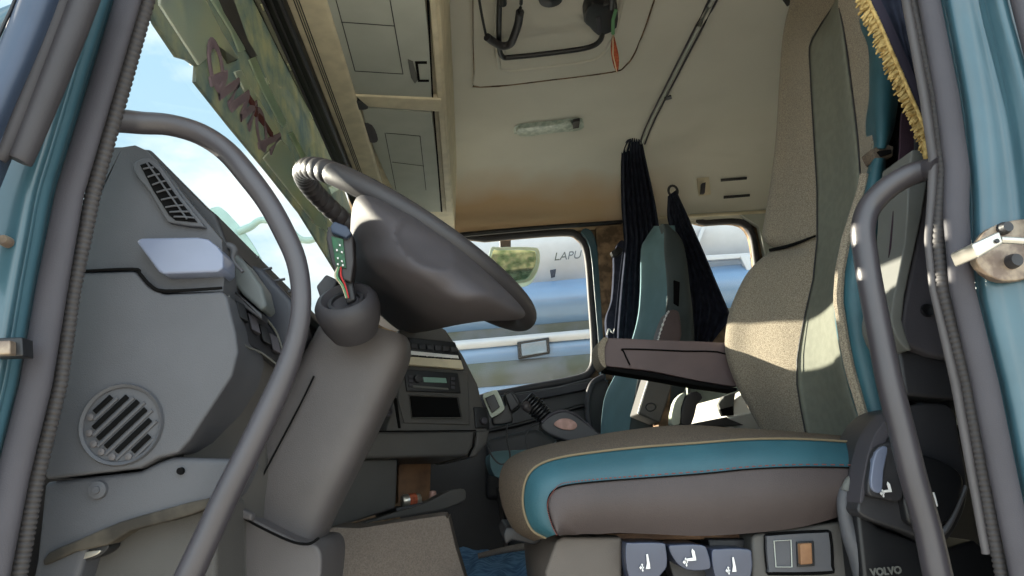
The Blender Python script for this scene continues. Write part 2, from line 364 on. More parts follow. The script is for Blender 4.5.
# brown upper side wall below the ceiling curve
pts = px3([(452, 236), (520, 229), (640, 220), (715, 213), (860, 205)], 2.955)
YW = 2.97
def wz(z): return z
outer = [Vector((-.86, YW, 1.15)), Vector((1.7, YW, 1.15)), Vector((1.7, YW, 2.72)), Vector((-.36, YW, 2.72)), Vector((-.38, YW, 2.58)), Vector((-.74, YW, 1.98)), Vector((-.86, YW, 1.9))]
win2 = [V(x, y, YW) for x, y in cr([(420, 245), (485, 239), (560, 233), (578, 237), (587, 255), (591, 300), (594, 350), (591, 370), (577, 379), (530, 388), (488, 396), (420, 405)], 4, True)]
win3 = [V(x, y, YW) for x, y in cr([(675, 226), (705, 223), (737, 222), (750, 232), (755, 255), (759, 300), (760, 335), (745, 345), (700, 350), (676, 340)], 4, True)]
struct(holed('wall_right', outer, [win2, win3], YV*.05, 'pillar_brown'), 'brownish far side wall with the two side window openings')
def ring(name, lp, m, parent=None, r=.008, dy=0, closed=True): return tube(name, [p+YV*dy for p in lp], r, m, parent, closed=closed, n=10)
w2 = ring('window_2', win2, 'rubber_dark', r=.016, dy=-.006); struct(w2, 'passenger door window with dark rubber seal')
bm = bmesh.new(); bm.faces.new([bm.verts.new(p+YV*.03) for p in win2]); mesh('pane', bm, 'glass', w2)
w3 = ring('window_3', win3, 'rubber_dark', r=.016, dy=-.006); struct(w3, 'small rear side window behind the dark curtain')
bm = bmesh.new(); bm.faces.new([bm.verts.new(p+YV*.03) for p in win3]); mesh('pane', bm, 'glass', w3)
# light header panel on the wall, above windows
struct(slab('trim_7', px3([(380, 240), (452, 233), (520, 226), (620, 219), (660, 216), (715, 210), (860, 204), (860, 60), (380, 90)], 2.945), YV*.02, 'ceil_brown', bevel=.004), 'brownish beige panel over the far door window')
struct(tube('trim_8', *pxtube([(400, 241, 2.6), (460, 235, 2.6), (540, 228, 2.6), (622, 222, 2.2)], 2.925, 3), 'black'), 'dark rubber line above the passenger window')
struct(tube('trim_9', *pxtube([(622, 221, 1.6), (690, 216, 1.8), (760, 212, 1.8), (860, 204, 1.8)], 2.925, 3), 'cream'), 'cream edge strip above the rear side window')
# teal painted door frame edge right of window 2
struct(slab('trim_10', px3(cr([(581, 232), (590, 248), (595, 300), (599, 350), (600, 385), (608, 385), (606, 350), (602, 300), (597, 245), (589, 229)], 3, True), 2.935), YV*.03, 'blue', bevel=.003), 'teal painted edge of the passenger door frame')
struct(slab('trim_11', px3([(608, 226), (596, 227), (601, 300), (606, 380), (650, 380), (650, 222)], 2.93), YV*.03, 'pillar_brown', bevel=.004), 'brown fabric covered far door pillar')
struct(slab('trim_12', px3([(690, 212), (830, 204), (830, 330), (770, 330), (768, 300), (765, 255), (759, 226), (740, 214), (700, 215), (690, 216)], 2.93), YV*.03, 'shelf', bevel=.004), 'cream surround of the rear side window')
# far door lower panel
fd = thing('passenger_door_panel', 'dark grey inner panel of the passenger door below its window', 'door panel', V(540, 480, 2.9))
slab('panel', px3([(430, 404), (488, 397), (560, 386), (590, 378), (604, 378), (640, 420), (640, 560), (430, 560)], 2.88), YV*.06, 'dark', fd, .01)
slab('window_ledge', px3([(430, 406), (490, 400), (575, 384), (588, 382), (588, 389), (490, 409), (430, 415)], 2.84), YV*.05, 'rubber', fd, .004)
p, r = pxtube([(482, 432, 2), (520, 424, 2), (560, 412, 2), (590, 404, 2)], 2.86, 3); tube('groove', p, r, 'black', fd)
slab('armrest', px3([(486, 440), (510, 434), (535, 428), (560, 440), (560, 500), (486, 500)], 2.75), YV*.12, 'dark', fd, .02)
p, r = pxtube([(592, 436, 3, 2.8), (588, 415, 3, 2.8), (588, 396, 3, 2.8), (593, 383, 3, 2.8), (603, 377, 3, 2.84)], 2.8, 4); tube('pull_handle', p, r, 'rubber', fd)
# rear wall, floor
struct(slab('wall_rear', [(1.70, .75, 1.15), (1.70, 3.02, 1.15), (1.70, 3.02, 2.9), (1.70, .75, 2.9)], XV*.04, 'ceil', bevel=.002), 'beige rear wall of the sleeper cab')
struct(slab('floor', [(-.9, .82, 1.12), (1.72, .82, 1.12), (1.72, 3.0, 1.12), (-.9, 3.0, 1.12)], -ZV*.04, 'dark', bevel=.002), 'dark cab floor')
# near side panel behind the door opening (sleeper side)
struct(slab('wall_left', [(.66, .86, 1.1), (1.72, .86, 1.1), (1.72, .86, 2.8), (.72, .86, 2.8)], -YV*.03, 'dark', bevel=.002), 'dark inner side wall of the sleeper behind the driver seat')
struct(slab('wall_left', [(.80, .80, 1.1), (1.74, .80, 1.1), (1.74, .80, 2.8), (.86, .80, 2.8)], YV*.02, 'blue', bevel=.004), 'teal blue outer side panel of the sleeper cab')
# firewall below windshield
struct(slab('wall_front', [(-.86, .84, 1.1), (-.86, 3.0, 1.1), (-.86, 3.0, 1.95), (-.86, .84, 1.95)], -XV*.04, 'dark', bevel=.002), 'front bulkhead under the windshield')

# ------------------------------------------------------------------ windshield, header, visor
WA = V(150, 152, .90)                    # near end of the dash top edge
hz = 2.58
HA = VZ(268, -10, hz); HB = VZ(345, 150, hz); hx = (HA.x+HB.x)/2
wb = Vector((WA.x-.30, 0, WA.z-.04))
wt = Vector((hx-.02, 0, hz))
nW = (wt-wb).cross(YV).normalized()
bm = bmesh.new(); bm.faces.new([bm.verts.new(q) for q in (wb+YV*.86, wb+YV*2.92, wt+YV*2.92, wt+YV*.86)]); struct(mesh('window_1', bm, 'glass'), 'windshield pane')
def bar(name, pts, w, h, m, parent=None, bevel=.004): return tube(name, pts, w, m, parent, rb=h, flat=4, n=16)
struct(slab('trim_13', [(hx-.034, .8, hz-.01), (hx+.01, .8, hz-.015), (hx+.01, .8, hz+.06), (hx-.034, .8, hz+.06)], YV*2.15, 'black', bevel=.01), 'black windshield header seal')
for k, (dx, dz, rr) in enumerate(((.004, -.016, .003), (-.012, -.014, .002), (-.028, -.014, .003))):
    struct(tube('trim_%d' % (14+k), [(hx+dx, .8, hz+dz), (hx+dx, 2.94, hz+dz)], rr, 'rubber_dark', n=8), 'thin rubber rib along the windshield header')
# cream header trim with ribs
cz = hz+.012
cx0 = VZ(285, 0, cz).x; cx1 = VZ(316, 0, cz).x
struct(slab('trim_17', [(cx0, .8, cz), (cx1+.02, .8, cz), (cx1+.02, .8, cz+.05), (cx0, .8, cz+.05)], YV*2.15, 'cream', bevel=.008), 'cream plastic header trim between windshield and overhead shelf')
for k, u in enumerate((.28, .36, .44)):
    xx = cx0+(cx1-cx0)*u
    struct(tube('trim_%d' % (18+k), [(xx, .8, cz-.0005), (xx, 2.94, cz-.0005)], .0013, 'rubber_dark' if k != 1 else 'grey_lt', n=8), 'fine track line in the cream header trim')

# exterior sun visor (outside the glass)
vo = 0.02
p0v = wt+nW*(-1 if nW.x > 0 else 1)*.06
nv_ = Vector(nW)
# visor plane: leans out and down from the header
vtop = Vector((hx-.06, 0, hz+.0)); 
vlow = V(250, 152, 1.30)
vd = Vector((vlow.x, 0, vlow.z))
nvis = (vtop-vd).cross(YV).normalized()
def vp(px, py, off=0):
    q = on(px, py, vtop, nvis); return q+nvis*off
if nvis.dot(CAM-vtop) < 0: nvis = -nvis
vis = thing('exterior_sun_visor', 'tinted green exterior sun visor with faded lettering above the windshield', 'sun visor', vd+YV*1.6)
out = [(150, -40), (150, 8), (156, 24), (168, 42), (178, 57), (188, 60), (197, 66), (196, 82), (232, 128), (268, 172), (300, 213)]
slab('visor_sheet', [vp(*q) for q in out]+[Vector((vd.x, 2.95, vd.z)), Vector((vtop.x, 2.95, vtop.z)), vp(262, -40)], -nvis*.006, 'visor', vis, .001)
def vpanel(name, pts, m, off=.003): return slab(name, [vp(q[0], q[1], off) for q in pts], -nvis*.013, m, vis, 0)
vpanel('pale_panel', [(157, -40), (158, 5), (197, 65), (203, 60), (214, 50), (208, 40), (236, 60), (226, 64), (237, 58), (220, 32), (203, -2), (190, -40)], 'visorpale')
vpanel('pale_strip', [(192, -40), (210, 0), (230, 32), (238, 52), (244, 50), (240, 40), (222, 8), (208, -40)], 'visorpale2')
vpanel('pale_strip', [(248, 60), (254, 57), (262, 75), (285, 122), (282, 127), (278, 122), (262, 92)], 'visorpale2')
vpanel('pale_panel', [(233, 72), (240, 70), (247, 84), (278, 132), (272, 138), (255, 112)], 'visorpale')
vpanel('pale_panel', [(262, 158), (280, 140), (286, 146), (318, 205), (328, 232), (316, 226)], 'visorpale')
vpanel('pale_strip', [(288, 134), (292, 132), (312, 170), (308, 172)], 'visorpale2')
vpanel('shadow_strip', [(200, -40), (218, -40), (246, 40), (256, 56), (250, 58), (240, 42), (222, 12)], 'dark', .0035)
slab('tinted_band', [vp(q[0], q[1], .004) for q in [(232, -40), (262, -40), (345, 150), (352, 165), (336, 160), (300, 95), (262, 20)]], -nvis*.002, 'visordark', vis, 0)
for a_, b_ in ((258, 4), (285, 64), (308, 112), (330, 150), (262, 78)): slab('pale_fleck', [vp(a_, b_, .0065), vp(a_+1.5, b_, .0065), vp(a_+4.5, b_+6, .0065), vp(a_+3, b_+7, .0065)], -nvis*.002, 'visorpale', vis, 0)
# faded lettering running along the visor, seen mirrored from inside
A = vp(215, 72, .005); B_ = vp(270, 152, .005); along = (B_-A)
def ring_pts(c, r1, r2, a0=0, a1=360, n=20):
    a = (vp(c[0]+1, c[1]+1.45)-vp(c[0], c[1])).normalized(); b = a.cross(nvis).normalized()
    cc = vp(c[0], c[1], .005); P = [cc+a*(r1*math.cos(math.radians(t)))+b*(r2*math.sin(math.radians(t))) for t in [a0+(a1-a0)*i/n for i in range(n+1)]]
    return P
for c, m_ in (((213, 66), 'visorletter'), ((259, 130), 'visorletter')):
    bm = bmesh.new(); tube_bm(bm, ring_pts(c, .034, .036)[:-1], .009, closed=True, n=8, rb=.002, ref=nvis); mesh('letter', bm, m_, vis)
def vstroke(path, w, m_):
    bm = bmesh.new(); P = [vp(a, b, .005) for a, b in path]; tube_bm(bm, P, w*1.05, n=8, rb=.002, ref=nvis, flat=4); mesh('letter', bm, m_, vis)
vstroke([(207, 82), (224, 74), (216, 96), (236, 82), (226, 106)], .008, 'visorletter')
vstroke([(228, 108), (246, 94), (238, 118), (254, 104), (246, 128)], .008, 'visorletter')
vstroke([(246, 98), (254, 110)], .009, 'visorred'); vstroke([(252, 112), (261, 122)], .009, 'visorred'); vstroke([(262, 124), (270, 136)], .008, 'visorred')
vstroke([(256, 146), (278, 136), (268, 152)], .007, 'visorletter')

# outside front mirror and its tube arm seen through the windshield
fm = thing('front_mirror', 'pale green kerb mirror on a curved tube arm outside the windshield', 'mirror', V(240, 250, 3.1))
slab('housing', px3(cr([(208, 212), (214, 207), (222, 208), (236, 222), (250, 240), (262, 262), (256, 262), (236, 248), (222, 230)], 3, True), 3.12), YV*.03, 'green_pale', fm, .004)
tube('arm', *pxtube([(238, 232, 4), (250, 227, 4), (262, 220, 3.5), (285, 226, 3.5), (300, 239, 3.5), (314, 239, 3.5), (323, 228, 3.5), (326, 212, 3.5), (318, 196, 3.5)], 3.12, 5), 'green_pale', fm)

# ------------------------------------------------------------------ overhead shelf
sh = thing('overhead_shelf', 'overhead storage shelf with grey doors and cream edges above the windshield', 'shelf', (-.15, 1.9, 2.6))
zs = 2.60
def S(px, py, z=zs): return VZ(px, py, z)
xr = (S(440, 100).x+S(452, 205).x)/2
xf = cx1+.005
slab('shelf_body', [(xf, .9, zs+.012), (xr+.01, .9, zs+.012), (xr+.035, .9, 2.83), (xf, .9, 2.83)], YV*2.03, 'cream', sh, .006)
# rear edge strip and back face
slab('edge_strip', [S(427, -30), S(434, -30), S(452, 212), S(446, 212)], ZV*.03, 'cream', sh, .003)
d1 = [S(*q) for q in [(309, -30), (320, 0), (333, 42), (346, 84), (352, 92), (362, 97), (432, 98), (430, 50), (425, 0), (423, -30)]]
o1 = slab('door', d1, ZV*.02, 'shelf', sh, .003)
d2 = [S(*q) for q in [(362, 108), (432, 113), (437, 160), (441, 212), (404, 212), (384, 172), (366, 130)]]
o2 = slab('door', d2, ZV*.02, 'shelf', sh, .003)
zz = zs-.0015
def groove(pts, par, r=.0012): tube('panel_line', [S(a, b, zs-.0002) for a, b in pts], r, 'rubber_dark', par, n=6)
for pts in ([(341, 22), (395, 26)], [(355, 71), (403, 74)], [(336, 0), (355, 71)], [(390, 0), (403, 74)]): groove(pts, o1)
for pts in ([(386, 133), (420, 136)], [(392, 162), (424, 166)], [(385, 133), (396, 190)], [(420, 136), (426, 190)]): groove(pts, o2)
slab('divider', [S(355, 96, zs-.006), S(441, 100, zs-.006), S(441, 112, zs-.006), S(368, 107, zs-.006)], ZV*.03, 'cream', sh, .003)
slab('handle', [S(*q, zs-.002) for q in [(408, 60), (413, 62), (418, 80), (415, 84), (411, 78)]], ZV*.01, 'grey_lt', o1, .001)
slab('latch', [S(*q, zs-.001) for q in [(416, 62), (427, 62), (430, 81), (419, 82)]], ZV*.01, 'shelf', o1, .001)
slab('latch_gap', [S(*q, zs-.002) for q in [(415, 62), (427, 62), (427, 64), (418, 64), (420, 80), (429, 80), (429, 82), (418, 82)]], ZV*.004, 'gap', o1, 0)
slab('hinge', [S(*q, zs-.003) for q in cr([(361, 125), (372, 126), (378, 140), (372, 143), (365, 139)], 3, True)], ZV*.006, 'rubber', o2, .001)
slab('hinge_bracket', [S(*q, zs-.006) for q in cr([(352, 107), (357, 101), (364, 103), (368, 109), (358, 110)], 3, True)], ZV*.02, 'dark', sh, .002)
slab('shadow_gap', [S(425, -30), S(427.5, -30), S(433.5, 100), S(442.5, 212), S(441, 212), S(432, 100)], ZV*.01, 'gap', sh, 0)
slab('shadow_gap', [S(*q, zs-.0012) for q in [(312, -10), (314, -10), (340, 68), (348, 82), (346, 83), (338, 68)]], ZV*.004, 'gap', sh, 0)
# back face openings
bx = xr+.022
for pts in ([(442, -30), (445, -20), (447, 30), (446, 55), (443, 62), (441, 30)], [(449, 128), (451, 130), (451, 142), (449, 144), (448, 136)], [(452, 186), (454, 188), (454, 198), (452, 200)]):
    q = [VX(a-462.5+462.5, b, -.030) for a, b in pts]

# ------------------------------------------------------------------ ceiling fittings
def CZ(px, py, z=ZC): return VZ(px, py, z)
ht = thing('roof_hatch', 'beige roof hatch plate with black grab bar and crank in the ceiling', 'roof hatch', CZ(560, 20))
slab('hatch_plate', [CZ(*q, ZC-.014) for q in cr([(473, -80), (473.5, 0), (474.5, 74), (480, 87), (550, 80), (612, 72), (625, 66), (636, 50), (654, 0), (676, -80)], 2, True)], ZV*.018, 'ceil', ht, .004)
bm = bmesh.new(); 
rimp = [(494, -80), (496, 0), (498, 58), (505, 70), (550, 66), (590, 60), (606, 50), (616, 25), (626, -20), (640, -80)]
tube('plate_edge', [CZ(*q, ZC-.004) for q in cr([(473, -80), (473.5, 0), (474.5, 74), (480, 87), (550, 80), (612, 72), (625, 66), (636, 50), (654, 0), (676, -80)], 3)], .003, 'pillar_brown', ht, n=6)
tube('recess_rim', [CZ(*q, ZC-.012) for q in cr(rimp, 4)], .007, 'ceil', ht, n=10)
slab('hatch_panel', [CZ(*q, ZC-.016) for q in cr([(500, -80), (501, 0), (504, 48), (512, 60), (550, 57), (585, 52), (600, 42), (608, 20), (618, -20), (630, -80)], 2, True)], ZV*.01, 'ceil', ht, .004)
tube('grab_bar', [CZ(a, b, z) for a, b, z in cr([(500, -40, 2.80), (499.5, 0, 2.80), (499, 40, 2.80), (502, 56, 2.80), (515, 57, 2.80), (560, 52, 2.80), (590, 47, 2.80), (601, 39, 2.80), (602, 28, 2.81)], 4)], .0075, 'black', ht, n=10)
tube('crank_arm', [CZ(a, b, z) for a, b, z in cr([(477, -20, 2.79), (480, 5, 2.79), (486, 36, 2.79)], 4)], .0035, 'black', ht, n=8)
tube('crank_grip', [CZ(a, b, 2.785) for a, b in cr([(487, 37), (494, 42), (502, 46), (510, 44), (514, 36), (518, 24), (520, 12)], 4)], .011, 'dark', ht, n=12)
tube('crank_arm', [CZ(a, b, 2.785) for a, b in cr([(519, 14), (521, 4), (522, -20)], 4)], .0045, 'black', ht, n=8)
tube('support_rod', [CZ(a, b, 2.79) for a, b in ((503, 4), (502, -30))], .010, 'black', ht, n=8)
slab('latch_body', [CZ(*q, 2.80) for q in cr([(585, 12), (592, 4), (604, 6), (615, 3), (618, 12), (617, 28), (608, 34), (598, 36), (590, 28), (584, 22)], 2, True)], ZV*.04, 'black', ht, .005)
tube('latch_lever', [CZ(a, b, 2.79) for a, b in ((612, 8), (613, -20))], .008, 'black', ht, n=8)
slab('latch_plate', [CZ(*q, 2.797) for q in [(596, 18), (600, 17), (602, 32), (598, 33)]], ZV*.004, 'rubber', ht, .001)
lathe('knob', [(.0, -.03), (.03, -.025), (.034, -.012), (.034, 0)], CZ(550, -8, 2.83), ZV, 'black', ht, 24)
lathe('screw', [(.0, -.004), (.006, -.003), (.007, 0)], CZ(482, 75, 2.842), ZV, 'dark', ht, 12)
fe = thing('feather_charm', 'orange feather charm on a green cord hanging from the hatch latch', 'charm', CZ(615, 72, 2.72))
zf = 2.74
tube('cord', [CZ(616, 10, 2.79), CZ(613, 20, 2.78), CZ(613, 34, zf+.02)], .005, 'green', fe, n=8)
q = cr([(613, 34), (616.5, 45), (619, 58), (618, 71), (614, 66), (611, 50)], 4, True)
yf = CZ(615, 52, zf).y
slab('feather', [V(a, b, yf) for a, b in q], YV*.004, 'orange', fe, .001)
tube('quill', [V(613, 30, yf-.002), V(613, 55, yf-.002), V(617, 73, yf-.002)], .0016, 'cream', fe, n=6)
dl = thing('dome_lamp', 'long narrow clear dome lamp on the beige ceiling', 'lamp', CZ(548, 130))
slab('lamp_base', [CZ(*q, ZC-.006) for q in cr([(514, 129), (520, 125), (550, 122), (578, 119), (583, 122), (581, 130), (550, 135), (520, 139), (515, 136)], 3, True)], ZV*.008, 'lens', dl, .002)
slab('lens', [CZ(*q, ZC-.018) for q in cr([(519, 129), (548, 126), (568, 123), (573, 126), (570, 131), (548, 134), (521, 137)], 3, True)], ZV*.016, 'lens', dl, .004)
slab('switch', [CZ(*q, ZC-.016) for q in [(573, 122), (580, 121), (579, 128), (573, 129)]], ZV*.012, 'dark', dl, .001)
# curtain rail
cx = CZ(671, 80).x
cr_ = thing('curtain_rail', 'twin grey curtain rail across the ceiling behind the seats', 'curtain rail', (cx, 1.9, ZC-.02))
ya, yb = 1.3, CZ(640, 138).y
railz = lambda y: interp([(p[0], p[1]) for p in P2], y)[0]-.006
tube('track_channel', [(cx, y, railz(y)+.003) for y in [ya+(yb-ya)*i/14 for i in range(15)]], .006, 'shelf', cr_, n=8)
for dx in (-.011, .011):
    tube('track', [(cx+dx, y, railz(y)) for y in [ya+(yb-ya)*i/14 for i in range(15)]], .0032, 'rubber_dark', cr_, n=8)
tag(slab('ceiling_clip', [CZ(*q, ZC-.004) for q in [(664, 98), (671, 96), (672, 99), (665, 101)]], ZV*.006, 'black', bevel=.001), 'tiny black clip on the ceiling right of the curtain rail', 'clip')
# wall fittings
def CP(px, py, off=.004):                # point of the curved headliner that shows at a pixel
    y = 2.4
    while y < 2.97:
        q = V(px, py, y)
        if q.z >= interp([(a[0], a[1]) for a in P2], y)[0]: break
        y += .002
    return V(px, py, y-off)
wf = thing('wall_hook_plate', 'small beige hook plate on the upper far wall', 'hook', V(704, 186, 2.9))
slab('plate', [CP(a, b) for a, b in [(697, 178), (709, 177), (711, 194), (699, 196)]], YV*.01, 'cream', wf, .0015)
slab('hook', [CP(a, b, .02) for a, b in [(702, 183), (706, 182), (705, 193), (701, 193)]], YV*.02, 'rubber', wf, .002)
for (a, b), lb in (((721, 180), 'upper black vent slot in the beige far wall'), ((724, 197), 'lower black vent slot in the beige far wall')):
    tag(slab('vent_slot', [CP(*q_) for q_ in [(a, b-1.2), (a+26, b-3.2), (a+26, b-.8), (a, b+1.4)]], YV*.01, 'black', bevel=0), lb, 'vent', 'vent slots in the far wall')
tag(slab('ceiling_bracket', [CZ(*q, ZC-.03) for q in [(782, 0), (795, -6), (792, 4), (787, 7)]], ZV*.03, 'black', bevel=.002), 'small black bracket on the ceiling above the driver backrest', 'bracket')

#@@HANDLES
# ================================================================== GRAB HANDLES
lh = [(104, 120, 13, .86), (122, 121, 12.5, .875), (142, 123, 12, .89), (170, 125, 11.5, .90), (200, 134, 11.5, .905), (226, 151, 11.5, .905), (248, 176, 11.5, .90), (268, 203, 11, .90), (284, 232, 11, .90), (296, 260, 10.5, .90), (301, 290, 10, .90), (300, 320, 10, .90), (293, 350, 10.5, .90), (282, 380, 11.5, .90), (266, 415, 12, .90), (248, 452, 12, .90), (228, 492, 12.5, .90), (208, 535, 12.5, .90), (189, 576, 13, .90), (168, 622, 13, .90), (125, 715, 13, .90), (110, 745, 13, .91), (100, 755, 13, .95)]
p, r = pxtube(lh, .9, 4)
tag(tube('grab_handle', p, r, 'handle', n=22), 'grey grab handle curving in front of the dashboard on the left', 'grab handle')
rh = [(942, 168, 13, .84), (926, 170, 12.5, .87), (905, 177, 12.5, .88), (885, 190, 12.5, .89), (869, 208, 12.5, .90), (863, 230, 12.5, .90), (866, 258, 12.5, .90), (871, 288, 12.5, .90), (880, 335, 12.5, .90), (890, 384, 13, .90), (902, 432, 13, .90), (914, 480, 13, .90), (928, 530, 13, .90), (938, 576, 13.5, .90), (950, 625, 13.5, .90), (980, 730, 13.5, .90), (990, 760, 13.5, .89), (1005, 770, 13.5, .86)]
p, r = pxtube(rh, .9, 4)
tag(tube('grab_handle', p, r, 'handle', n=22), 'grey grab handle rising in front of the driver backrest on the right', 'grab handle')

#@@CURTAINS
# ================================================================== CURTAINS
def curtain(name, left, right, Y, m, parent, folds=6, amp=.018, rows_=14, n=60, lean=0):
    rows = []
    for i in range(rows_+1):
        t = i/rows_; L_ = interp([(a/(len(left)-1),)+tuple(b) for a, b in enumerate(left)], t); R_ = interp([(a/(len(right)-1),)+tuple(b) for a, b in enumerate(right)], t)
        rows.append([V(L_[0]*(1-u)+R_[0]*u, L_[1]*(1-u)+R_[1]*u, Y+lean*min(1, t*2.5)+amp*min(1, .25+2.5*t)*math.sin(u*folds*2*math.pi+.6*math.sin(3*t))) for u in [j/n for j in range(n+1)]])
    bm = bmesh.new(); grid_bm(bm, rows)
    r = bmesh.ops.extrude_face_region(bm, geom=list(bm.faces)); bmesh.ops.translate(bm, verts=[g for g in r['geom'] if isinstance(g, bmesh.types.BMVert)], vec=(0, .004, 0))
    return mesh(name, bm, m, parent, sharp=70)
tag(curtain('curtain', [(627, 140), (621, 149), (621, 200), (624, 240), (618, 290), (613, 345), (612, 400)], [(641, 135), (646, 160), (655, 200), (660, 232), (662, 280), (662, 330), (662, 400)], 2.58, 'navy', None, 7, .014, lean=.2),
    'dark navy pleated curtain gathered below the end of the curtain rail', 'curtain')
c2 = thing('curtain', 'black curtain tied up and flaring over the rear side window', 'curtain', V(690, 330, 2.62))
curtain('drape', [(668, 196), (667, 215), (671, 235), (682, 260), (686, 300), (688, 345)], [(676, 190), (688, 216), (704, 252), (719, 288), (732, 318), (712, 345)], 2.62, 'navy', c2, 5, .012)
tube('ring', [V(673, 191, 2.66)+Vector((math.cos(t)*.018, 0, math.sin(t)*.022)) for t in [i*math.pi/8 for i in range(16)]], .005, 'dark', c2, closed=True, n=8)
slab('hem', px3([(712, 343), (732, 318), (735, 326), (728, 345)], 2.6), YV*.02, 'pillar_brown', c2, .004)
# jacket / belt bundle on the far pillar
jb = thing('belt_bundle', 'black seat belt bundle hanging on the brown far pillar', 'seat belt', V(616, 330, 2.85))
slab('webbing', px3(cr([(618, 243), (624, 241), (628, 260), (630, 300), (628, 345), (611, 345), (606, 320), (612, 300), (614, 270), (614, 255)], 3, True), 2.86), YV*.04, 'navy', jb, .008)
slab('guide', px3([(611, 252), (618, 246), (625, 250), (618, 256), (613, 256)], 2.84), YV*.03, 'black', jb, .003)
tube('webbing_edge', *pxtube([(627, 262, 1.2), (631, 290, 1.4), (636, 330, 1.2)], 2.80, 4), 'grey_lt', jb)
tube('cord', *pxtube([(607, 335, .7), (609, 329, .7), (613, 333, .7), (616, 327, .7), (620, 333, .7), (617, 336, .7)], 2.8, 4), 'text', jb)
# near curtain with golden fringe
nc = thing('curtain', 'dark near curtain with golden fringe hanging beside the driver seat', 'curtain', V(925, 160, .95))
edge = [(850, -50), (866, -5), (880, 25), (893, 55), (906, 85), (919, 115), (930, 142), (934, 158)]
rightl = [(900, -50), (905, -5), (912, 25), (918, 55), (924, 85), (930, 115), (936, 142), (938, 160)]
curtain('drape', edge, rightl, .96, 'navy', nc, 2, .006, n=24)
rows = [[V(e[0]-1, e[1], .945), V(e[0]+5, e[1]-2, .942), V(e[0]+11, e[1]-4, .945)] for e in edge]
patch('border', rows, 'curt2', nc, thick=.003)
bm = bmesh.new(); E = cr(edge, 24)
for i, e in enumerate(E[:-6]):
    for q in range(2):
        L_ = random.uniform(6, 13)*(1-.25*i/len(E)); a = random.uniform(.3, .9)
        t0 = V(e[0]+1, e[1]+random.uniform(-2, 2), .938+random.uniform(0, .008)); t1 = V(e[0]-L_*.9+random.uniform(-2, 2), e[1]+L_*(.35+a), .935+random.uniform(0, .012)); mid = (t0+t1)/2+Vector((0, 0, random.uniform(-.003, .004)))
        tube_bm(bm, [t0, mid, t1], [.002, .0034, .0012], n=5)
fr = mesh('fringe', bm, 'gold', nc); fr['kind'] = 'stuff'
tube('fringe_braid', [V(e[0], e[1], .936) for e in E], .0028, 'gold', nc, n=8)
slab('tassel', px3([(925, 140), (934, 142), (936, 152), (932, 164), (926, 157)], .93), YV*.008, 'gold', nc, .002)

#@@SEATBACK
# ================================================================== DRIVER SEAT
ds = thing('driver_seat', 'driver seat with tweed and grey backrest, teal sides and brown vinyl cushion skirt', 'seat', V(700, 545, 1.3))
# backrest columns per image row: far silhouette, seam far, seam near, near piping, side edge
ROW = [-60, 0, 20, 45, 90, 140, 190, 228, 238, 244, 249, 256, 266, 280, 310, 340, 360, 385, 410, 445, 490]
FAR = [(-60, 800), (0, 791), (20, 786), (45, 782), (90, 779), (140, 776), (190, 770), (215, 765), (236, 763), (243, 766), (247, 774), (250, 774), (256, 765), (266, 754), (280, 744), (310, 731), (340, 726), (360, 728), (385, 737), (410, 750), (445, 768), (490, 780)]
SF = [(-60, 850), (-5, 838), (8, 832), (22, 822), (45, 809), (90, 811), (140, 814), (190, 817), (240, 817), (280, 813), (310, 806), (340, 800), (360, 797), (385, 797), (410, 801), (445, 808), (490, 815)]
SN = [(-60, 850), (-5, 838), (8, 839), (22, 842), (45, 846), (90, 852), (140, 858), (190, 861), (240, 852), (270, 843), (300, 838), (340, 841), (370, 847), (410, 858), (445, 868), (490, 875)]
NP = [(-60, 862), (0, 862), (45, 871), (90, 871), (140, 872), (165, 866), (190, 862), (240, 846), (270, 840), (300, 838), (340, 844), (370, 850), (410, 862), (445, 871), (490, 878)]
SE = [(-60, 920), (0, 910), (45, 905), (90, 900), (140, 893), (190, 885), (240, 885), (300, 890), (370, 897), (445, 905), (490, 910)]
def yf_(y): return 1.52
rF = []; rC = []; rN = []; rS = []; rX = []
for y in ROW:
    f, a, b, p_, s = [interp(t, y)[0] for t in (FAR, SF, SN, NP, SE)]
    a2, b2 = a, max(b, a+2)
    rF.append([V(f+16, y, 1.66), V(f+3, y, 1.60), V(f, y, 1.53), V(f+(a-f)*.3, y, 1.482), V(f+(a-f)*.7, y, 1.412), V(a, y, 1.37)])
    rC.append([V(a, y, 1.37), V(a+(b2-a)*.12, y, 1.362), V(a+(b2-a)*.5, y, 1.30), V(a+(b2-a)*.88, y, 1.222), V(b2, y, 1.215)])
    rN.append([V(b2, y, 1.215), V(b2+(p_-b2)*.5, y, 1.17), V(p_, y, 1.12)])
    rS.append([V(p_, y, 1.12), V(p_+(s-p_)*.25, y, 1.095), V(p_+(s-p_)*.7, y, 1.09), V(s, y, 1.11)])
bk = patch('backrest', rF, 'fab', ds, thick=.03, push=Vector((1, 0, 0)))
patch('centre_panel', rC[1:], 'centre', bk, thick=.015, push=Vector((1, 0, 0)))
rows = [[V(x0, y, 1.205 if k else 1.36) for k, x0 in enumerate((interp(SN, y)[0], interp(NP, y)[0]+.5))] for y in ROW]
patch('near_bolster', rN, 'fab', bk, thick=.02, push=Vector((1, 0, 0)))
# headrest crease on the far bolster
tube('crease', *pxtube([(770, 250, 1.8, 1.525), (785, 247, 1.9, 1.475), (800, 242, 1.7, 1.41), (815, 236, 1.2, 1.362)], 1.4, 4), 'gap', bk)
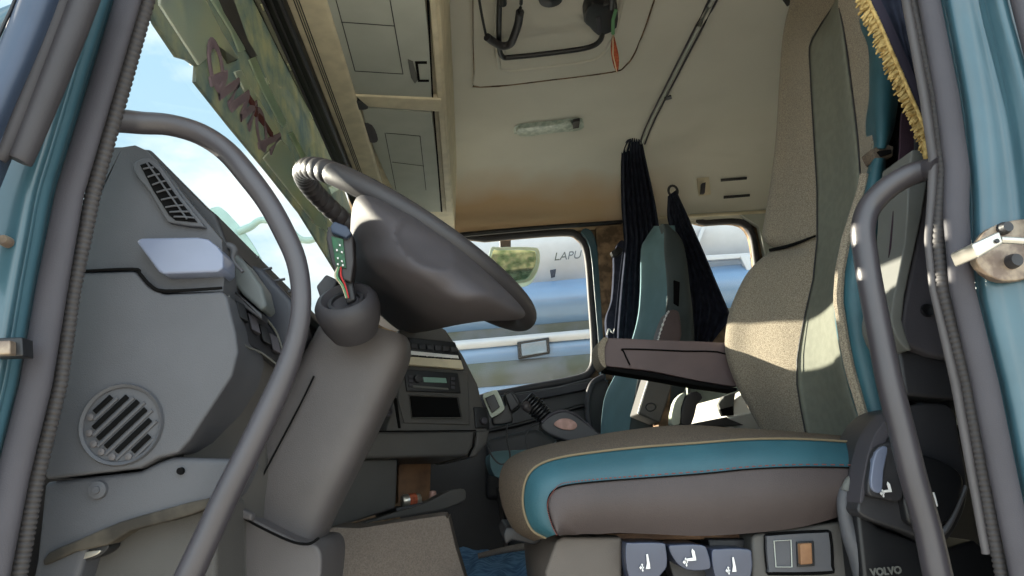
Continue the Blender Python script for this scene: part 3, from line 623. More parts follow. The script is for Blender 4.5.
# seams
for tab, YY in ((SF, 1.366), (SN, 1.212)):
    tube('seam', [V(interp(tab, y)[0], y, YY-.001) for y in range(8, 446, 8)], .0016, 'dark', bk, n=6)
def side(rng, name):
    rr = []
    for y in rng:
        p_, s = interp(NP, y)[0], interp(SE, y)[0]; t = (y-rng[0])/(rng[-1]-rng[0]); e = 1-min(1, 6*min(t, 1-t)+.35)
        rr.append([V(p_+e*6, y, 1.115), V(p_+(s-p_)*.25+e*2, y, 1.09), V(p_+(s-p_)*.7, y, 1.085), V(s-e*6, y, 1.11)])
    patch(name, rr, 'teal', bk, thick=.05, push=Vector((.3, .95, 0)))
side([-50, 0, 40, 80, 110, 130, 142, 148], 'side_panel')
side([158, 164, 176, 200, 240, 290, 340, 390, 430, 446], 'side_panel')
tube('piping', [V(interp(NP, y)[0], y, 1.105) for y in range(175, 448, 8)], .0078, 'fab', bk, n=8)
slab('bolster_strap', px3([(870, 150), (884, 143), (894, 146), (893, 156), (875, 160)], 1.09), YV*.03, 'fab_brown', bk, .003)
slab('strap_gap', px3([(878, 151), (891, 149), (892, 153), (882, 156)], 1.085), YV*.01, 'gap', bk, .001)
# body mass behind the covers
slab('back_shell', px3([(915, -60), (970, -60), (960, 480), (925, 480), (912, 300), (910, 140)], 1.12), YV*.40, 'dark', ds, .02)

# cushion : stations from the front-bottom round the corner to the rear
OUT = [(533, 541), (514, 530), (503, 508), (499, 485), (503, 466), (516, 454), (540, 446), (575, 439), (620, 431), (680, 425), (740, 428), (800, 432), (868, 438)]
S1 = [(546, 538), (532, 530), (524, 512), (523, 492), (528, 475), (540, 464), (562, 457), (595, 452), (640, 447), (695, 443), (750, 439), (805, 439), (868, 443)]
S2 = [(557, 534), (552, 524), (548, 510), (548, 500), (552, 492), (560, 487), (575, 484), (605, 481), (645, 478), (700, 474), (752, 469), (806, 467), (866, 468)]
S3 = [(560, 536), (565, 535), (570, 535), (576, 535), (582, 534), (590, 534), (600, 534), (618, 533), (650, 534), (700, 536), (752, 533), (806, 526), (866, 508)]
def strip(name, A, YA, Bt, YB, m, bulge, parent, k=3, thick=.01):
    rows = []
    for a, b in zip(A, Bt):
        r_ = []
        for i in range(k+2):
            t = i/(k+1); r_.append(V(a[0]*(1-t)+b[0]*t, a[1]*(1-t)+b[1]*t, YA*(1-t)+YB*t-bulge*math.sin(math.pi*t)))
        rows.append(r_)
    return patch(name, rows, m, parent, thick=thick, nu=2, nv=5)
cu = strip('cushion', OUT, 1.22, S1, 1.075, 'fab_brown', .02, ds)
FR = [(p[0]+(8 if i < 6 else 0), p[1]+4) for i, p in enumerate(OUT)]
strip('cushion_top', OUT, 1.22, FR, 1.50, 'fab_brown', -.0, cu)
strip('teal_band', S1, 1.075, S2, 1.045, 'teal', .006, cu)
strip('side_skirt', S2, 1.045, S3, 1.06, 'brownvinyl', .012, cu)
tube('welt', [V(a, b, 1.072) for a, b in cr(S1, 5)], .0018, 'piping', cu, n=8)
tube('stitching', [V(a, b, 1.043) for a, b in cr(S2, 5)], .0011, 'gap', cu, n=6)
bm = bmesh.new(); Q = cr([(a, b-4 if i > 4 else b, 0) for i, (a, b) in enumerate(S2)], 16)
for i in range(0, len(Q)-2, 2):
    a, b = Q[i], Q[i+1]; tube_bm(bm, [V(a[0], a[1]+1.4, 1.0405), V(b[0], b[1]+1.4, 1.0405)], .0008, n=4)
st_ = mesh('thread', bm, 'redwire', cu); st_['kind'] = 'stuff'; st_.data.materials[0] = mat('thread_red', (110, 60, 56), .8)
slab('cushion_core', px3([(540, 530), (520, 500), (530, 475), (600, 455), (740, 440), (868, 445), (868, 500), (800, 525), (700, 533), (560, 532)], 1.10), YV*.4, 'dark', cu, .01)

# armrest
ar = slab('armrest', px3(cr([(600, 347), (603, 340), (612, 338), (660, 340), (728, 343), (738, 350), (741, 375), (738, 386), (700, 381), (650, 371), (606, 366), (600, 361)], 4, True), 1.56), YV*.07, 'armrest', ds, .010, 4)
tube('armrest_seam', *pxtube([(630, 365, .8, 1.558), (624, 352, .8, 1.558), (626, 349, .8, 1.558), (680, 351, .8, 1.558), (726, 354, .8, 1.558), (735, 378, .8, 1.558)], 1.558, 4), 'gap', ar)
slab('armrest_end', px3(cr([(598, 346), (603, 338), (608, 338), (605, 347), (605, 360), (606, 368), (601, 364), (598, 356)], 3, True), 1.55), YV*.08, 'fab', ar, .006)
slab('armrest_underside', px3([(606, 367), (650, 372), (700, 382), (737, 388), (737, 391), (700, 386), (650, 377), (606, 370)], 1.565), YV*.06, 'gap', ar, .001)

# seat base
ba = slab('seat_base', px3([(556, 541), (562, 537), (622, 537), (622, 620), (550, 620), (545, 572)], 1.08), YV*.42, 'basebrown', ds, .006)
slab('base_panel', px3([(752, 537), (756, 534), (845, 521), (860, 516), (872, 560), (880, 620), (752, 620)], 1.07), YV*.40, 'dash2', ba, .005)
slab('recess', px3([(620, 538), (755, 538), (755, 620), (620, 620)], 1.15), YV*.05, 'gap', ba, 0)
slab('base_rail', px3([(556, 536), (640, 533), (700, 536), (752, 534), (752, 539), (640, 540), (556, 541)], 1.12), YV*.35, 'wood', ba, .001)
slab('front_bracket', px3([(506, 527), (524, 527), (540, 530), (545, 540), (535, 545), (512, 540), (506, 545), (503, 535)], 1.25), YV*.2, 'dark', ba, .004)
def icon(c, s, par, kind=0):             # little seat pictogram with a knob arrow
    bm = bmesh.new()
    def pl(pts): slab_bm(bm, [c+XV*(a*s)+ZV*(b*s) for a, b in pts], -YV*.0012)
    if kind == 1: pl([(-.5, -.35), (.55, -.35), (.55, -.1), (.5, .5), (.3, .75), (.2, .5), (.25, -.08), (-.4, -.12)])
    else: pl([(-.1, -.6), (.38, -.6), (.38, -.1), (.3, .9), (.12, .9), (.1, 0)])
    pl([(-.8, -.42), (-.6, -.2), (-.62, -.34), (-.3, -.36), (-.3, -.5), (-.62, -.5), (-.6, -.65)])
    pl([(-.46, -.85), (-.36, -.7), (-.4, -.7), (-.4, -.15), (-.34, -.15), (-.46, 0), (-.58, -.15), (-.5, -.15), (-.5, -.7), (-.58, -.7)])
    return mesh('seat_symbol', bm, 'text', par, sharp=20)
for i, (pts, tp, ic) in enumerate((
        ([(626, 545), (632, 543), (662, 543), (666, 548), (667, 566), (660, 576), (652, 590), (636, 590), (627, 570)], [(624, 541), (664, 541), (664, 546), (626, 546)], (646, 563)),
        ([(669, 548), (674, 545), (702, 545), (708, 552), (711, 566), (706, 570), (688, 570), (676, 562)], [(668, 560), (712, 560), (714, 600), (680, 600)], (690, 557)),
        ([(712, 552), (718, 549), (748, 549), (752, 556), (752, 572), (744, 590), (722, 590), (714, 572)], [(708, 539), (750, 539), (752, 552), (710, 552)], (732, 566)))):
    lv = slab('lever', px3(cr(pts, 3, True), 1.055), YV*.09, 'black', ba, .008, 4); lv.data.materials[0] = M['lever'] if 'lever' in M else M.setdefault('lever', mat('lever_plastic', (60, 66, 84), .28, .6))
    slab('lever_neck', px3(tp, 1.10), YV*.04, 'dark', lv, .003)
    icon(V(ic[0], ic[1], 1.053), .0125 if i != 1 else .014, lv, 1 if i == 1 else 0)
sp = slab('switch_plate', px3(cr([(767, 540), (772, 536), (822, 533), (829, 536), (831, 566), (828, 571), (774, 572), (769, 569)], 3, True), 1.06), YV*.03, 'dash', ba, .003)
tube('plate_gap', [V(a, b, 1.068) for a, b in cr([(766, 540), (772, 535), (822, 532), (830, 536), (832, 566), (828, 572), (774, 573), (768, 569)], 3, True)], .003, 'gap', sp, n=6, closed=True)
tube('blank_outline', [V(a, b, 1.058) for a, b in [(774, 541), (791, 540), (792, 567), (776, 567)]], .0008, 'shelf', sp, n=5, closed=True)
slab('switch_bezel', px3([(797, 542), (814, 541), (815, 566), (798, 567)], 1.056), YV*.01, 'black', sp, .001)
slab('rocker', px3([(800, 544), (812, 543), (813, 564), (801, 565)], 1.048), YV*.012, 'wood', sp, .002)
# side recliner pod with levers
pod = slab('recliner_cover', px3(cr([(859, 500), (866, 462), (876, 432), (894, 411), (922, 404), (952, 408), (960, 440), (968, 490), (958, 525), (938, 545), (905, 532), (862, 516)], 4, True), 1.0), YV*.1, 'dark', ds, .016, 4)
slab('cover_rim', px3(cr([(874, 436), (886, 419), (894, 412), (892, 430), (880, 452), (868, 478), (864, 500), (860, 500), (866, 462)], 3, True), .995), YV*.04, 'rubber', pod, .004)
slab('lever', px3(cr([(868, 492), (872, 460), (879, 446), (898, 444), (902, 470), (902, 500), (880, 498)], 3, True), .985), YV*.03, 'dark', pod, .006)
slab('lever', px3(cr([(906, 458), (930, 456), (958, 470), (964, 488), (952, 518), (938, 526), (908, 522)], 3, True), .985), YV*.03, 'black', pod, .006)
slab('lever_face', px3(cr([(871, 478), (876, 452), (888, 447), (884, 470), (882, 492), (873, 490)], 3, True), .981), YV*.01, 'silver', pod, .003)
tube('cover_lip', *pxtube([(930, 541, 3), (945, 530, 3), (956, 510, 2.6), (966, 486, 2.2)], .99, 4), 'dash', pod)
icon(V(886, 489, .980), .012, pod, 1); icon(V(933, 501, .980), .012, pod, 0)
slab('seat_skirt', px3([(856, 508), (880, 528), (940, 550), (975, 540), (1000, 560), (1010, 640), (870, 640)], 1.02), YV*.3, 'black', ds, .006)
text('maker_lettering', 'VOLVO', V(886, 571.5, 1.012), XV, ZV, .0128, 'grey_lt', ds, .0005, bold=.0006)
# air hose
tube('air_hose', *pxtube([(851, 484, 5), (845, 492, 6), (844, 508, 6.5), (850, 535, 8), (860, 560, 10), (872, 600, 12)], 1.04, 5), 'dash', ds)
tube('hose_elbow', *pxtube([(846, 491, 5), (849, 482, 4.5), (856, 477, 4), (861, 480, 3)], 1.035, 4), 'grey_lt', ds)
# B pillar inner trim, belt
bp_ = thing('pillar_trim', 'grey inner trim of the rear pillar with a round dark hole beside the driver seat', 'pillar trim', V(925, 380, .95))
slab('trim_edge', px3(cr([(912, 150), (928, 160), (922, 215), (910, 270), (902, 320), (912, 350), (902, 345), (892, 325), (893, 300), (905, 240), (908, 190)], 2, True), .965), YV*.08, 'grey_lt', bp_, .004)
slab('trim_panel', px3([(922, 190), (960, 200), (955, 360), (930, 355), (907, 345), (901, 325), (908, 285), (918, 235)], .975), YV*.06, 'rubber', bp_, .006)
slab('trim_foot', px3([(898, 348), (955, 362), (960, 400), (905, 395)], .99), YV*.06, 'dark', bp_, .006)
lathe('bolt_hole', [(.0, 0), (.007, -.001), (.0085, -.002), (.0095, .002), (.0095, .01)], V(928, 310, .972), YV, 'black', bp_, 20)
slab('slot', px3([(914, 118), (921, 116), (928, 136), (922, 140)], .97), YV*.01, 'grey_lt', bp_, .001)
tag(slab('seat_belt', px3(cr([(902, 112), (912, 118), (914, 150), (906, 200), (898, 250), (892, 300), (886, 300), (890, 250), (896, 190), (900, 150)], 2, True), 1.0), YV*.004, mat('belt_web', (44, 30, 40), .8, .2, bump=.4), bevel=.001), 'dark burgundy driver seat belt webbing behind the right grab handle', 'seat belt')

#@@PASS
# ================================================================== PASSENGER SEAT AND CENTRE
ps = thing('passenger_seat', 'passenger seat with pale teal front and dark grey side', 'seat', V(650, 460, 2.3))
rows = [[V(a, y, 2.66), V(a+2, y, 2.5), V((a+b)/2, y, 2.42), V(b, y, 2.33)] for y, a, b in ((226, 654, 663), (238, 646, 664), (250, 641, 664), (290, 640, 667), (320, 637, 664), (350, 628, 655), (375, 615, 640), (400, 604, 634), (440, 600, 628))]
bk2 = patch('backrest', rows, 'seatteal', ps, thick=.04, push=XV)
rows = [[V(b, y, 2.33), V(b+2, y, 2.31), V((b+c)/2, y, 2.31), V(c-1, y, 2.33), V(c, y, 2.4)] for y, b, c in ((224, 661, 668), (234, 664, 678), (250, 664, 685), (290, 667, 690), (320, 664, 693), (350, 655, 694), (375, 640, 690), (400, 634, 680), (440, 628, 675))]
patch('side_cover', rows, 'seatside', bk2, thick=.03)
slab('slot', px3([(674, 280), (680, 282), (679, 306), (674, 303)], 2.3), YV*.02, 'gap', bk2, .002)
pa = slab('armrest', px3(cr([(659, 342), (667, 313), (676, 310), (680, 316), (680, 342)], 3, True), 2.22), YV*.08, 'armrest', ps, .008)
p = cr([(658, 340), (661, 330), (666, 316), (669, 311)], 12)
tube('armrest_stitching', [V(a, b, 2.215) for a, b in p], [.0035 if i % 4 < 2 else .0015 for i in range(len(p))], 'text', pa, n=6)
rc = slab('recliner_cover', px3([(638, 414), (650, 374), (664, 377), (674, 378), (668, 400), (660, 423)], 2.15), YV*.12, 'dash2', ps, .006)
tube('cover_edge', *pxtube([(651, 372, .8), (644, 394, .9), (638, 414, 1.1)], 2.145, 4), 'text', rc)
tube('knob_ring', [V(651+5*math.cos(t), 407+4*math.sin(t), 2.148) for t in [i*math.pi/8 for i in range(16)]], .0018, 'dark', rc, n=6, closed=True)
slab('bracket', px3([(664, 377), (672, 378), (668, 430), (658, 430)], 2.2), YV*.08, 'pillar_brown', ps, .004)
slab('cushion', px3(cr([(489, 455), (498, 451), (520, 450), (560, 447), (640, 440), (680, 440), (680, 500), (560, 500), (505, 480), (493, 474)], 3, True), 2.15), YV*.5, 'seatteal', ps, .02, 4)
slab('seat_frame', px3([(500, 490), (680, 490), (680, 560), (510, 560)], 2.2), YV*.4, 'black', ps, .01)
# folded rear bunk items: white case and pale cloth
wc = thing('white_case', 'white sunlit plastic case with dark clip and handle beside the passenger seat', 'case', V(712, 425, 1.95))
nC = Vector((-.62, -.50, .60)).normalized(); pC = V(720, 406, 1.98)
slab('case_body', [on(a, b, pC, nC) for a, b in [(690, 405), (735, 393), (746, 386), (752, 394), (758, 411), (735, 416), (700, 424), (688, 424)]], -nC*.09, 'white', wc, .006)
slab('end_cap', px3(cr([(682, 408), (686, 396), (697, 391), (703, 398), (697, 405), (692, 424), (681, 424)], 2, True), 1.94), YV*.03, 'dark', wc, .004)
slab('end_lip', px3(cr([(671, 424), (674, 404), (680, 395), (686, 393), (681, 408), (680, 424)], 2, True), 1.94), YV*.03, 'cushwhite', wc, .004)
slab('clip', px3([(720, 404), (724, 396), (736, 392), (734, 403), (734, 412), (722, 413)], 1.93), YV*.03, 'grey_lt', wc, .004)
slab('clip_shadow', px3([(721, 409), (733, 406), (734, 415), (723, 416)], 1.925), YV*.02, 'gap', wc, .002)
slab('base_strip', px3([(695, 423), (757, 411), (760, 424), (700, 428)], 1.94), YV*.2, 'dark', wc, .003)
tag(slab('folded_cloth', px3([(692, 370), (715, 374), (760, 380), (760, 440), (692, 440)], 2.68), YV*.2, 'cushwhite', bevel=.015), 'pale green folded cloth behind the white case', 'cloth')
# bunk
struct(slab('trim_21', [(.55, 1.9, 1.15), (1.68, 1.9, 1.15), (1.68, 2.93, 1.15), (.55, 2.93, 1.15)], ZV*.52, 'dark', bevel=.03), 'dark padded bunk base behind the seats')

# gear lever
gl = thing('gear_lever', 'dark gear lever grip with an oval pinkish badge between the seats', 'gear lever', V(580, 440, 1.75))
g = slab('grip', px3(cr([(541, 424), (548, 417), (558, 412), (568, 411), (580, 418), (592, 427), (602, 436), (596, 446), (570, 442), (552, 436), (543, 430)], 4, True), 1.75), YV*.06, 'dark', gl, .016, 4)
tube('grip_rim', *pxtube([(542, 423, 1.5), (550, 415, 1.6), (562, 411, 1.6), (576, 415, 1.2), (594, 430, 1)], 1.752, 4), 'rubber', g)
slab('badge', px3(cr([(554, 424), (560, 419), (570, 419), (577, 424), (575, 429), (567, 430), (559, 428)], 4, True), 1.745), YV*.01, 'pink', g, .003)
slab('lever_boot', px3([(556, 440), (596, 442), (612, 700), (545, 700)], 1.77), YV*.05, 'black', gl, .01)
pb, rb_ = pxtube([(526, 398, 8), (533, 405, 9.5), (541, 413, 9.5), (549, 421, 8.5)], 1.80, 10)
tube('bellows', pb, [r*(1.0 if i % 3 else .78) for i, r in enumerate(rb_)], 'black', gl, n=16)
tube('knob', *pxtube([(524, 402, 3), (526, 406, 5), (530, 411, 3)], 1.78, 4), 'wheel', gl)
tag(tube('black_cable', *pxtube([(528, 450, .9), (526, 438, .9), (530, 428, .9), (538, 424, .9), (545, 424, .9)], 1.8, 6), 'black'), 'thin black cable looping beside the gear lever', 'cable')
# small screen device on dash
nv2 = thing('navigation_device', 'small silver-framed screen device mounted at the end of the dash', 'navigation device', V(493, 420, 1.95))
fr_ = slab('housing', px3(cr([(483, 396), (486, 393), (495, 390), (498, 392), (504, 406), (503, 411), (493, 417), (490, 415)], 3, True), 1.9), YV*.03, 'cushwhite', nv2, .004)
slab('screen', px3([(485, 398), (494, 394), (500, 407), (492, 413)], 1.892), YV*.01, 'black', fr_, .002)
slab('mount', px3(cr([(493, 415), (505, 405), (503, 396), (508, 390), (516, 394), (521, 407), (512, 413), (513, 422), (495, 425), (492, 420)], 2, True), 1.94), YV*.05, 'black', nv2, .006)
slab('bracket', px3([(504, 394), (511, 391), (520, 405), (511, 412)], 1.92), YV*.03, 'dark', nv2, .005)
tube('cable', *pxtube([(507, 424, .8), (507, 440, .8), (510, 455, .8), (508, 462, .8), (500, 464, .8), (492, 456, .8), (487, 445, .8)], 1.9, 5), 'black', nv2)

#@@DASH
# ================================================================== DASHBOARD
da = thing('dashboard', 'grey dashboard with side air vents, switch panel, radio stack and glove shelf', 'dashboard', V(150, 470, 1.0))
Y0 = .915
# main body extruded across the cab
slab('body', px3([(150, 162), (185, 208), (205, 260), (222, 300), (226, 350), (214, 390), (172, 440), (95, 452), (95, 170)], .99), YV*1.90, 'dark', da, .012)
up_ = slab('upper_side_panel', px3([(60, 280), (84, 200), (102, 150), (108, 147), (122, 147), (135, 145), (146, 150), (158, 163), (188, 200), (212, 228), (222, 240), (224, 280), (223, 292), (165, 293), (150, 285), (137, 270), (60, 272)], Y0+.012), YV*.10, 'dash', da, .006, 4)
lo_ = slab('lower_side_panel', px3([(60, 300), (70, 273), (134, 271), (140, 276), (149, 287), (164, 294), (222, 291), (227, 297), (236, 335), (238, 352), (232, 376), (215, 402), (190, 440), (178, 453), (158, 458), (140, 468), (48, 479), (44, 478)], Y0), YV*.12, 'dash', da, .008, 4)
tube('panel_seam', *pxtube([(66, 272, 1.3), (132, 269, 1.6), (140, 274, 1.7), (150, 285, 1.8), (165, 291, 1.8), (222, 288, 1.5)], Y0-.0005, 4), 'gap', up_)
# recess under the silver cover
slab('cover', px3([(136, 241), (141, 238), (197, 237), (208, 239), (217, 246), (223, 254), (223, 268), (218, 272), (163, 274), (158, 271)], Y0-.014), YV*.05, 'silver', up_, .007, 5)
# top vent grille
gp = [(133, 165), (138, 160), (150, 158), (162, 168), (180, 195), (203, 224), (201, 227), (172, 223), (165, 218), (150, 192), (137, 176)]
vf = slab('vent_frame', px3(cr(gp, 2, True), Y0+.004), YV*.012, 'dash', up_, .003)
slab('vent_opening', px3([(140, 165), (149, 162), (158, 170), (177, 197), (197, 222), (175, 220), (169, 215), (153, 190)], Y0+.002), YV*.012, 'gap', vf, 0)
for i in range(8):
    t = (i+.5)/8; a = interp([(0, 141, 165), (.3, 152, 184), (.7, 166, 208), (1, 176, 219)], t); b = interp([(0, 151, 164), (.3, 165, 180), (.7, 184, 206), (1, 197, 221)], t)
    tube('slat', [V(a[0], a[1], Y0), V((a[0]+b[0])/2, (a[1]+b[1])/2-.5, Y0-.001), V(b[0], b[1], Y0)], .0013, 'dash', vf, n=6)
tube('slat_bar', [V(147, 163, Y0-.001), V(165, 188, Y0-.001), V(187, 219, Y0-.001)], .0012, 'dash', vf, n=6)
# round side vent
cv = V(122, 424.5, Y0); Rv = .0485
rv = lathe('round_vent', [(Rv*.86, .004), (Rv*.9, -.003), (Rv*.97, -.005), (Rv, -.002), (Rv, .01)], cv, YV, 'dash', lo_, 48)
lathe('vent_disc', [(.0, -.0005), (Rv*.9, -.0005), (Rv*.9, .004)], cv, YV, mat('vent_disc', (74, 75, 80), .6), rv, 40)
ang = math.radians(43)
ud = Vector((math.cos(ang), 0, math.sin(ang))); wd = Vector((-math.sin(ang), 0, math.cos(ang)))
for i in range(6):
    o_ = (i-2.5)*.0135; hl = math.sqrt(max(.0001, (Rv*.8)**2-o_**2))*.92
    bm = bmesh.new(); tube_bm(bm, [cv+wd*o_-ud*(hl-.006)-YV*.002, cv+wd*o_+ud*(hl-.004)-YV*.002], .0032, n=10, rb=.0012); mesh('slot', bm, 'gap', rv)
    if i < 6: tube('slat', [cv+wd*(o_-.0065)-ud*hl-YV*.001, cv+wd*(o_-.0065)+ud*hl-YV*.001], .0023, 'dash', rv, n=8)
    lathe('slat_end', [(0, -.004), (.004, -.003), (.0045, 0)], cv+wd*(o_-.001)-ud*(hl+.001), YV, 'bulb', rv, 12)
# door-side lower trim
lt = slab('lower_trim', px3([(20, 640), (36, 560), (44, 482), (140, 471), (158, 462), (172, 457), (240, 459), (238, 470), (224, 498), (208, 505), (150, 520), (90, 540), (60, 640)], Y0+.01), YV*.09, 'dash', da, .008, 4)
slab('kick_panel', px3([(30, 640), (42, 548), (90, 533), (150, 514), (206, 500), (218, 500), (215, 640)], Y0+.05), YV*.12, 'dash2', da, .012, 4)
slab('brown_ledge', px3(cr([(44, 566), (48, 553), (80, 539), (120, 522), (165, 509), (209, 498), (209, 508), (170, 521), (130, 531), (108, 545), (75, 552)], 2, True), Y0+.004), YV*.03, mat('ledge_brown', (72, 67, 60), .9, .2, rgb2=(50, 47, 43), vscale=28), lt, .003)  # mottled brown-grey strip along the bottom of the lower trim
lathe('screw', [(.0, -.006), (.004, -.006), (.0045, -.004), (.010, -.003), (.011, .002), (.011, .01)], V(98, 490, Y0+.008), YV, 'dash', lt, 24)
lathe('clip_hole', [(.0, -.001), (.004, -.001), (.0045, .004)], V(180, 471, Y0+.006), YV, 'gap', lt, 12)
slab('step_lamp', px3(cr([(44, 571), (60, 556), (85, 546), (106, 543), (108, 549), (95, 558), (66, 566)], 3, True), Y0+.015), YV*.03, 'black', lt, .004)
slab('step_lamp_lens', px3(cr([(66, 562), (78, 554), (100, 550), (96, 555), (80, 560)], 3, True), Y0+.012), YV*.01, 'chrome', lt, .001)
# rear face with switch bank
rows = [[V(228, 296, .95), V(270, 322, 1.10), V(312, 350, 1.28)], [V(238, 335, .95), V(280, 358, 1.12), V(316, 372, 1.28)], [V(235, 375, .95), V(272, 388, 1.1), V(306, 398, 1.28)], [V(212, 405, .95), V(260, 420, 1.1), V(296, 425, 1.28)], [V(184, 450, .95), V(240, 460, 1.06), V(292, 468, 1.2)], [V(190, 505, .97), V(225, 512, 1.04), V(270, 520, 1.15)], [V(180, 640, .97), V(225, 640, 1.04), V(270, 640, 1.15)]]
rf = patch('rear_face', rows, 'dash2', da, thick=.03, push=Vector((-.7, .5, 0)))
slab('switch_bezel', px3([(230, 297, .945), (262, 316, 1.04), (276, 335, 1.08), (284, 366, 1.08), (262, 352, 1.01), (243, 340, .95), (236, 320, .945)], 1), Vector((-.02, .012, 0)), 'dark', rf, .003)
for i, (a, b) in enumerate(((238, 310), (250, 322), (261, 333), (271, 342))):
    YY = .965+.028*i
    slab('rocker', px3([(a-4, b-8, YY), (a+5, b-3, YY+.01), (a+9, b+14, YY+.01), (a+0, b+9, YY)], YY), Vector((.006, -.012, 0)), 'rubber' if i % 2 else 'black', rf, .002)
tube('bezel_edge', *pxtube([(229, 296, 1, .94), (240, 340, 1, .94), (262, 353, 1, 1.0), (285, 368, 1.2, 1.07), (277, 334, 1.2, 1.07), (262, 314, 1.2, 1.03)], 1, 4), 'grey_lt', rf)
slab('recess', px3([(273, 334, 1.1), (287, 343, 1.12), (291, 366, 1.12), (283, 360, 1.1)], 1.1), Vector((-.01, .01, 0)), 'gap', rf, .001)
# instrument hood
hd = slab('instrument_hood', px3([(214, 240), (224, 243), (245, 262), (262, 286), (267, 306), (261, 311), (242, 294), (222, 268)], .98), YV*.05, 'grey_lt', da, .005)
hd.data.materials[0] = mat('hood_greenish', (84, 90, 92), .5, .45)
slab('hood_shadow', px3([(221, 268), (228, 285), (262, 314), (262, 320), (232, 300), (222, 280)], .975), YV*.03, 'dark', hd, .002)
slab('cluster_side', px3([(246, 262), (262, 268), (292, 300), (300, 330), (282, 352), (263, 318), (262, 292)], 1.08), YV*.1, mat('cluster_blue', (46, 49, 58), .5, .5), da, .008)
slab('dash_top', px3([(140, 148), (150, 149), (176, 176), (206, 206), (216, 214), (228, 245), (216, 245), (190, 215)], .96), YV*1.9, 'dark', da, .006)
p = slab('defrost_vent', px3([(222, 228), (236, 240), (262, 268), (300, 305), (296, 312), (270, 296), (240, 268), (226, 246)], 1.15), YV*.3, 'black', da, .004)
for i in range(5): tube('defrost_slat', [V(236+i*13, 248+i*11, 1.145), V(246+i*13, 246+i*11, 1.145)], .0022, 'dash', p, n=6)
# lever hook on top of cover
tube('cover_hook', *pxtube([(222, 250, 3), (228, 246, 4), (234, 250, 4), (233, 260, 2), (243, 272, 2)], .95, 4), 'dash', da)

# centre stack: faces the driver
P0 = V(435, 390, 1.82); nS = Vector((.42, -.9, .05)).normalized()
def K(pts, off=0): return [on(a, b, P0+nS*off, nS) for a, b in pts]
cs = slab('centre_stack', K([(398, 330), (440, 326), (446, 330), (463, 355), (478, 385), (484, 410), (488, 428), (486, 434), (385, 432), (392, 410)]), -nS*.30, 'dash2', da, .006)
slab('button_field', K([(396, 336), (455, 342), (462, 360), (398, 353)], .004), -nS*.02, 'black', cs, .002)
for i in range(7):
    for j in range(2):
        a = 403+i*8+j*1.2; b = 342+j*8+i*.7
        slab('button', K([(a, b), (a+6, b+.5), (a+6.4, b+6), (a+.4, b+5.5)], .010), -nS*.01, 'dark', cs, .0015)
slab('label_strip', K([(404, 350), (458, 355.5), (459, 358.5), (405, 354)], .012), -nS*.01, 'text', cs, .0005)
slab('cream_bar', K([(402, 356), (461, 360), (464, 369), (402, 364)], .014), -nS*.02, 'cream', cs, .002)
slab('radio_surround', K([(400, 366), (468, 371), (470, 425), (404, 423), (398, 400)], .004), -nS*.02, 'dash2', cs, .003)
ra = slab('radio_face', K([(404, 369), (458, 373), (461, 393), (407, 391)], .010), -nS*.02, 'black', cs, .002)
slab('display', K([(423, 377), (446, 378), (447, 383), (424, 382)], .013), -nS*.004, 'display', ra, .0005)
slab('cassette_slot', K([(412, 385), (448, 388), (449, 390), (413, 387.5)], .013), -nS*.004, 'grey_lt', ra, .0005)
for i in range(3):
    for a, b in ((409, 375), (451, 377)): slab('radio_button', K([(a, b+i*4.5), (a+4, b+.2+i*4.5), (a+4, b+3+i*4.5), (a, b+2.8+i*4.5)], .014), -nS*.004, 'rubber', ra, .0005)
lathe('volume_knob', [(0, .012), (.009, .011), (.011, 0)], on(417, 379, P0+nS*.008, nS), nS, 'dark', ra, 20)
slab('storage_slot', K([(410, 396), (457, 398), (461, 417), (413, 417)], .010), -nS*.006, 'gap', cs, .002)
tube('slot_rim', K([(409, 395), (458, 397), (462, 418), (412, 418)], .010), .0022, 'dash2', cs, n=8, closed=True)
slab('side_slot', K([(394, 398), (397, 398), (401, 428), (399, 428)], .006), -nS*.01, 'gap', cs, .001)
lathe('socket', [(0, -.002), (.006, -.002), (.008, .003), (.011, .002), (.011, -.004)], on(388, 412, P0+nS*.008, nS), nS, 'rubber', cs, 20)
lathe('knob', [(0, .014), (.008, .012), (.010, 0)], on(391, 396, P0+nS*.008, nS), nS, 'grey_lt', cs, 20)
slab('end_switch', K([(474, 407), (487, 407), (490, 428), (476, 428)], .006), -nS*.02, 'black', cs, .002)
lathe('lighter', [(0, .01), (.008, .009), (.010, 0)], on(483, 421, P0+nS*.008, nS), nS, 'rubber', cs, 20)
gb = slab('glove_compartment', K([(360, 432), (475, 431), (473, 446), (468, 456), (350, 459)], .01), -nS*.22, 'dash2', da, .008)
slab('end_piece', K([(477, 431), (490, 430), (487, 443), (476, 457), (469, 457), (475, 446)], .008), -nS*.22, 'dash2', gb, .006)
tube('lid_gap', K([(366, 431.5), (476, 430.5), (474, 446), (468, 457)], .0105), .0016, 'gap', gb, n=6)
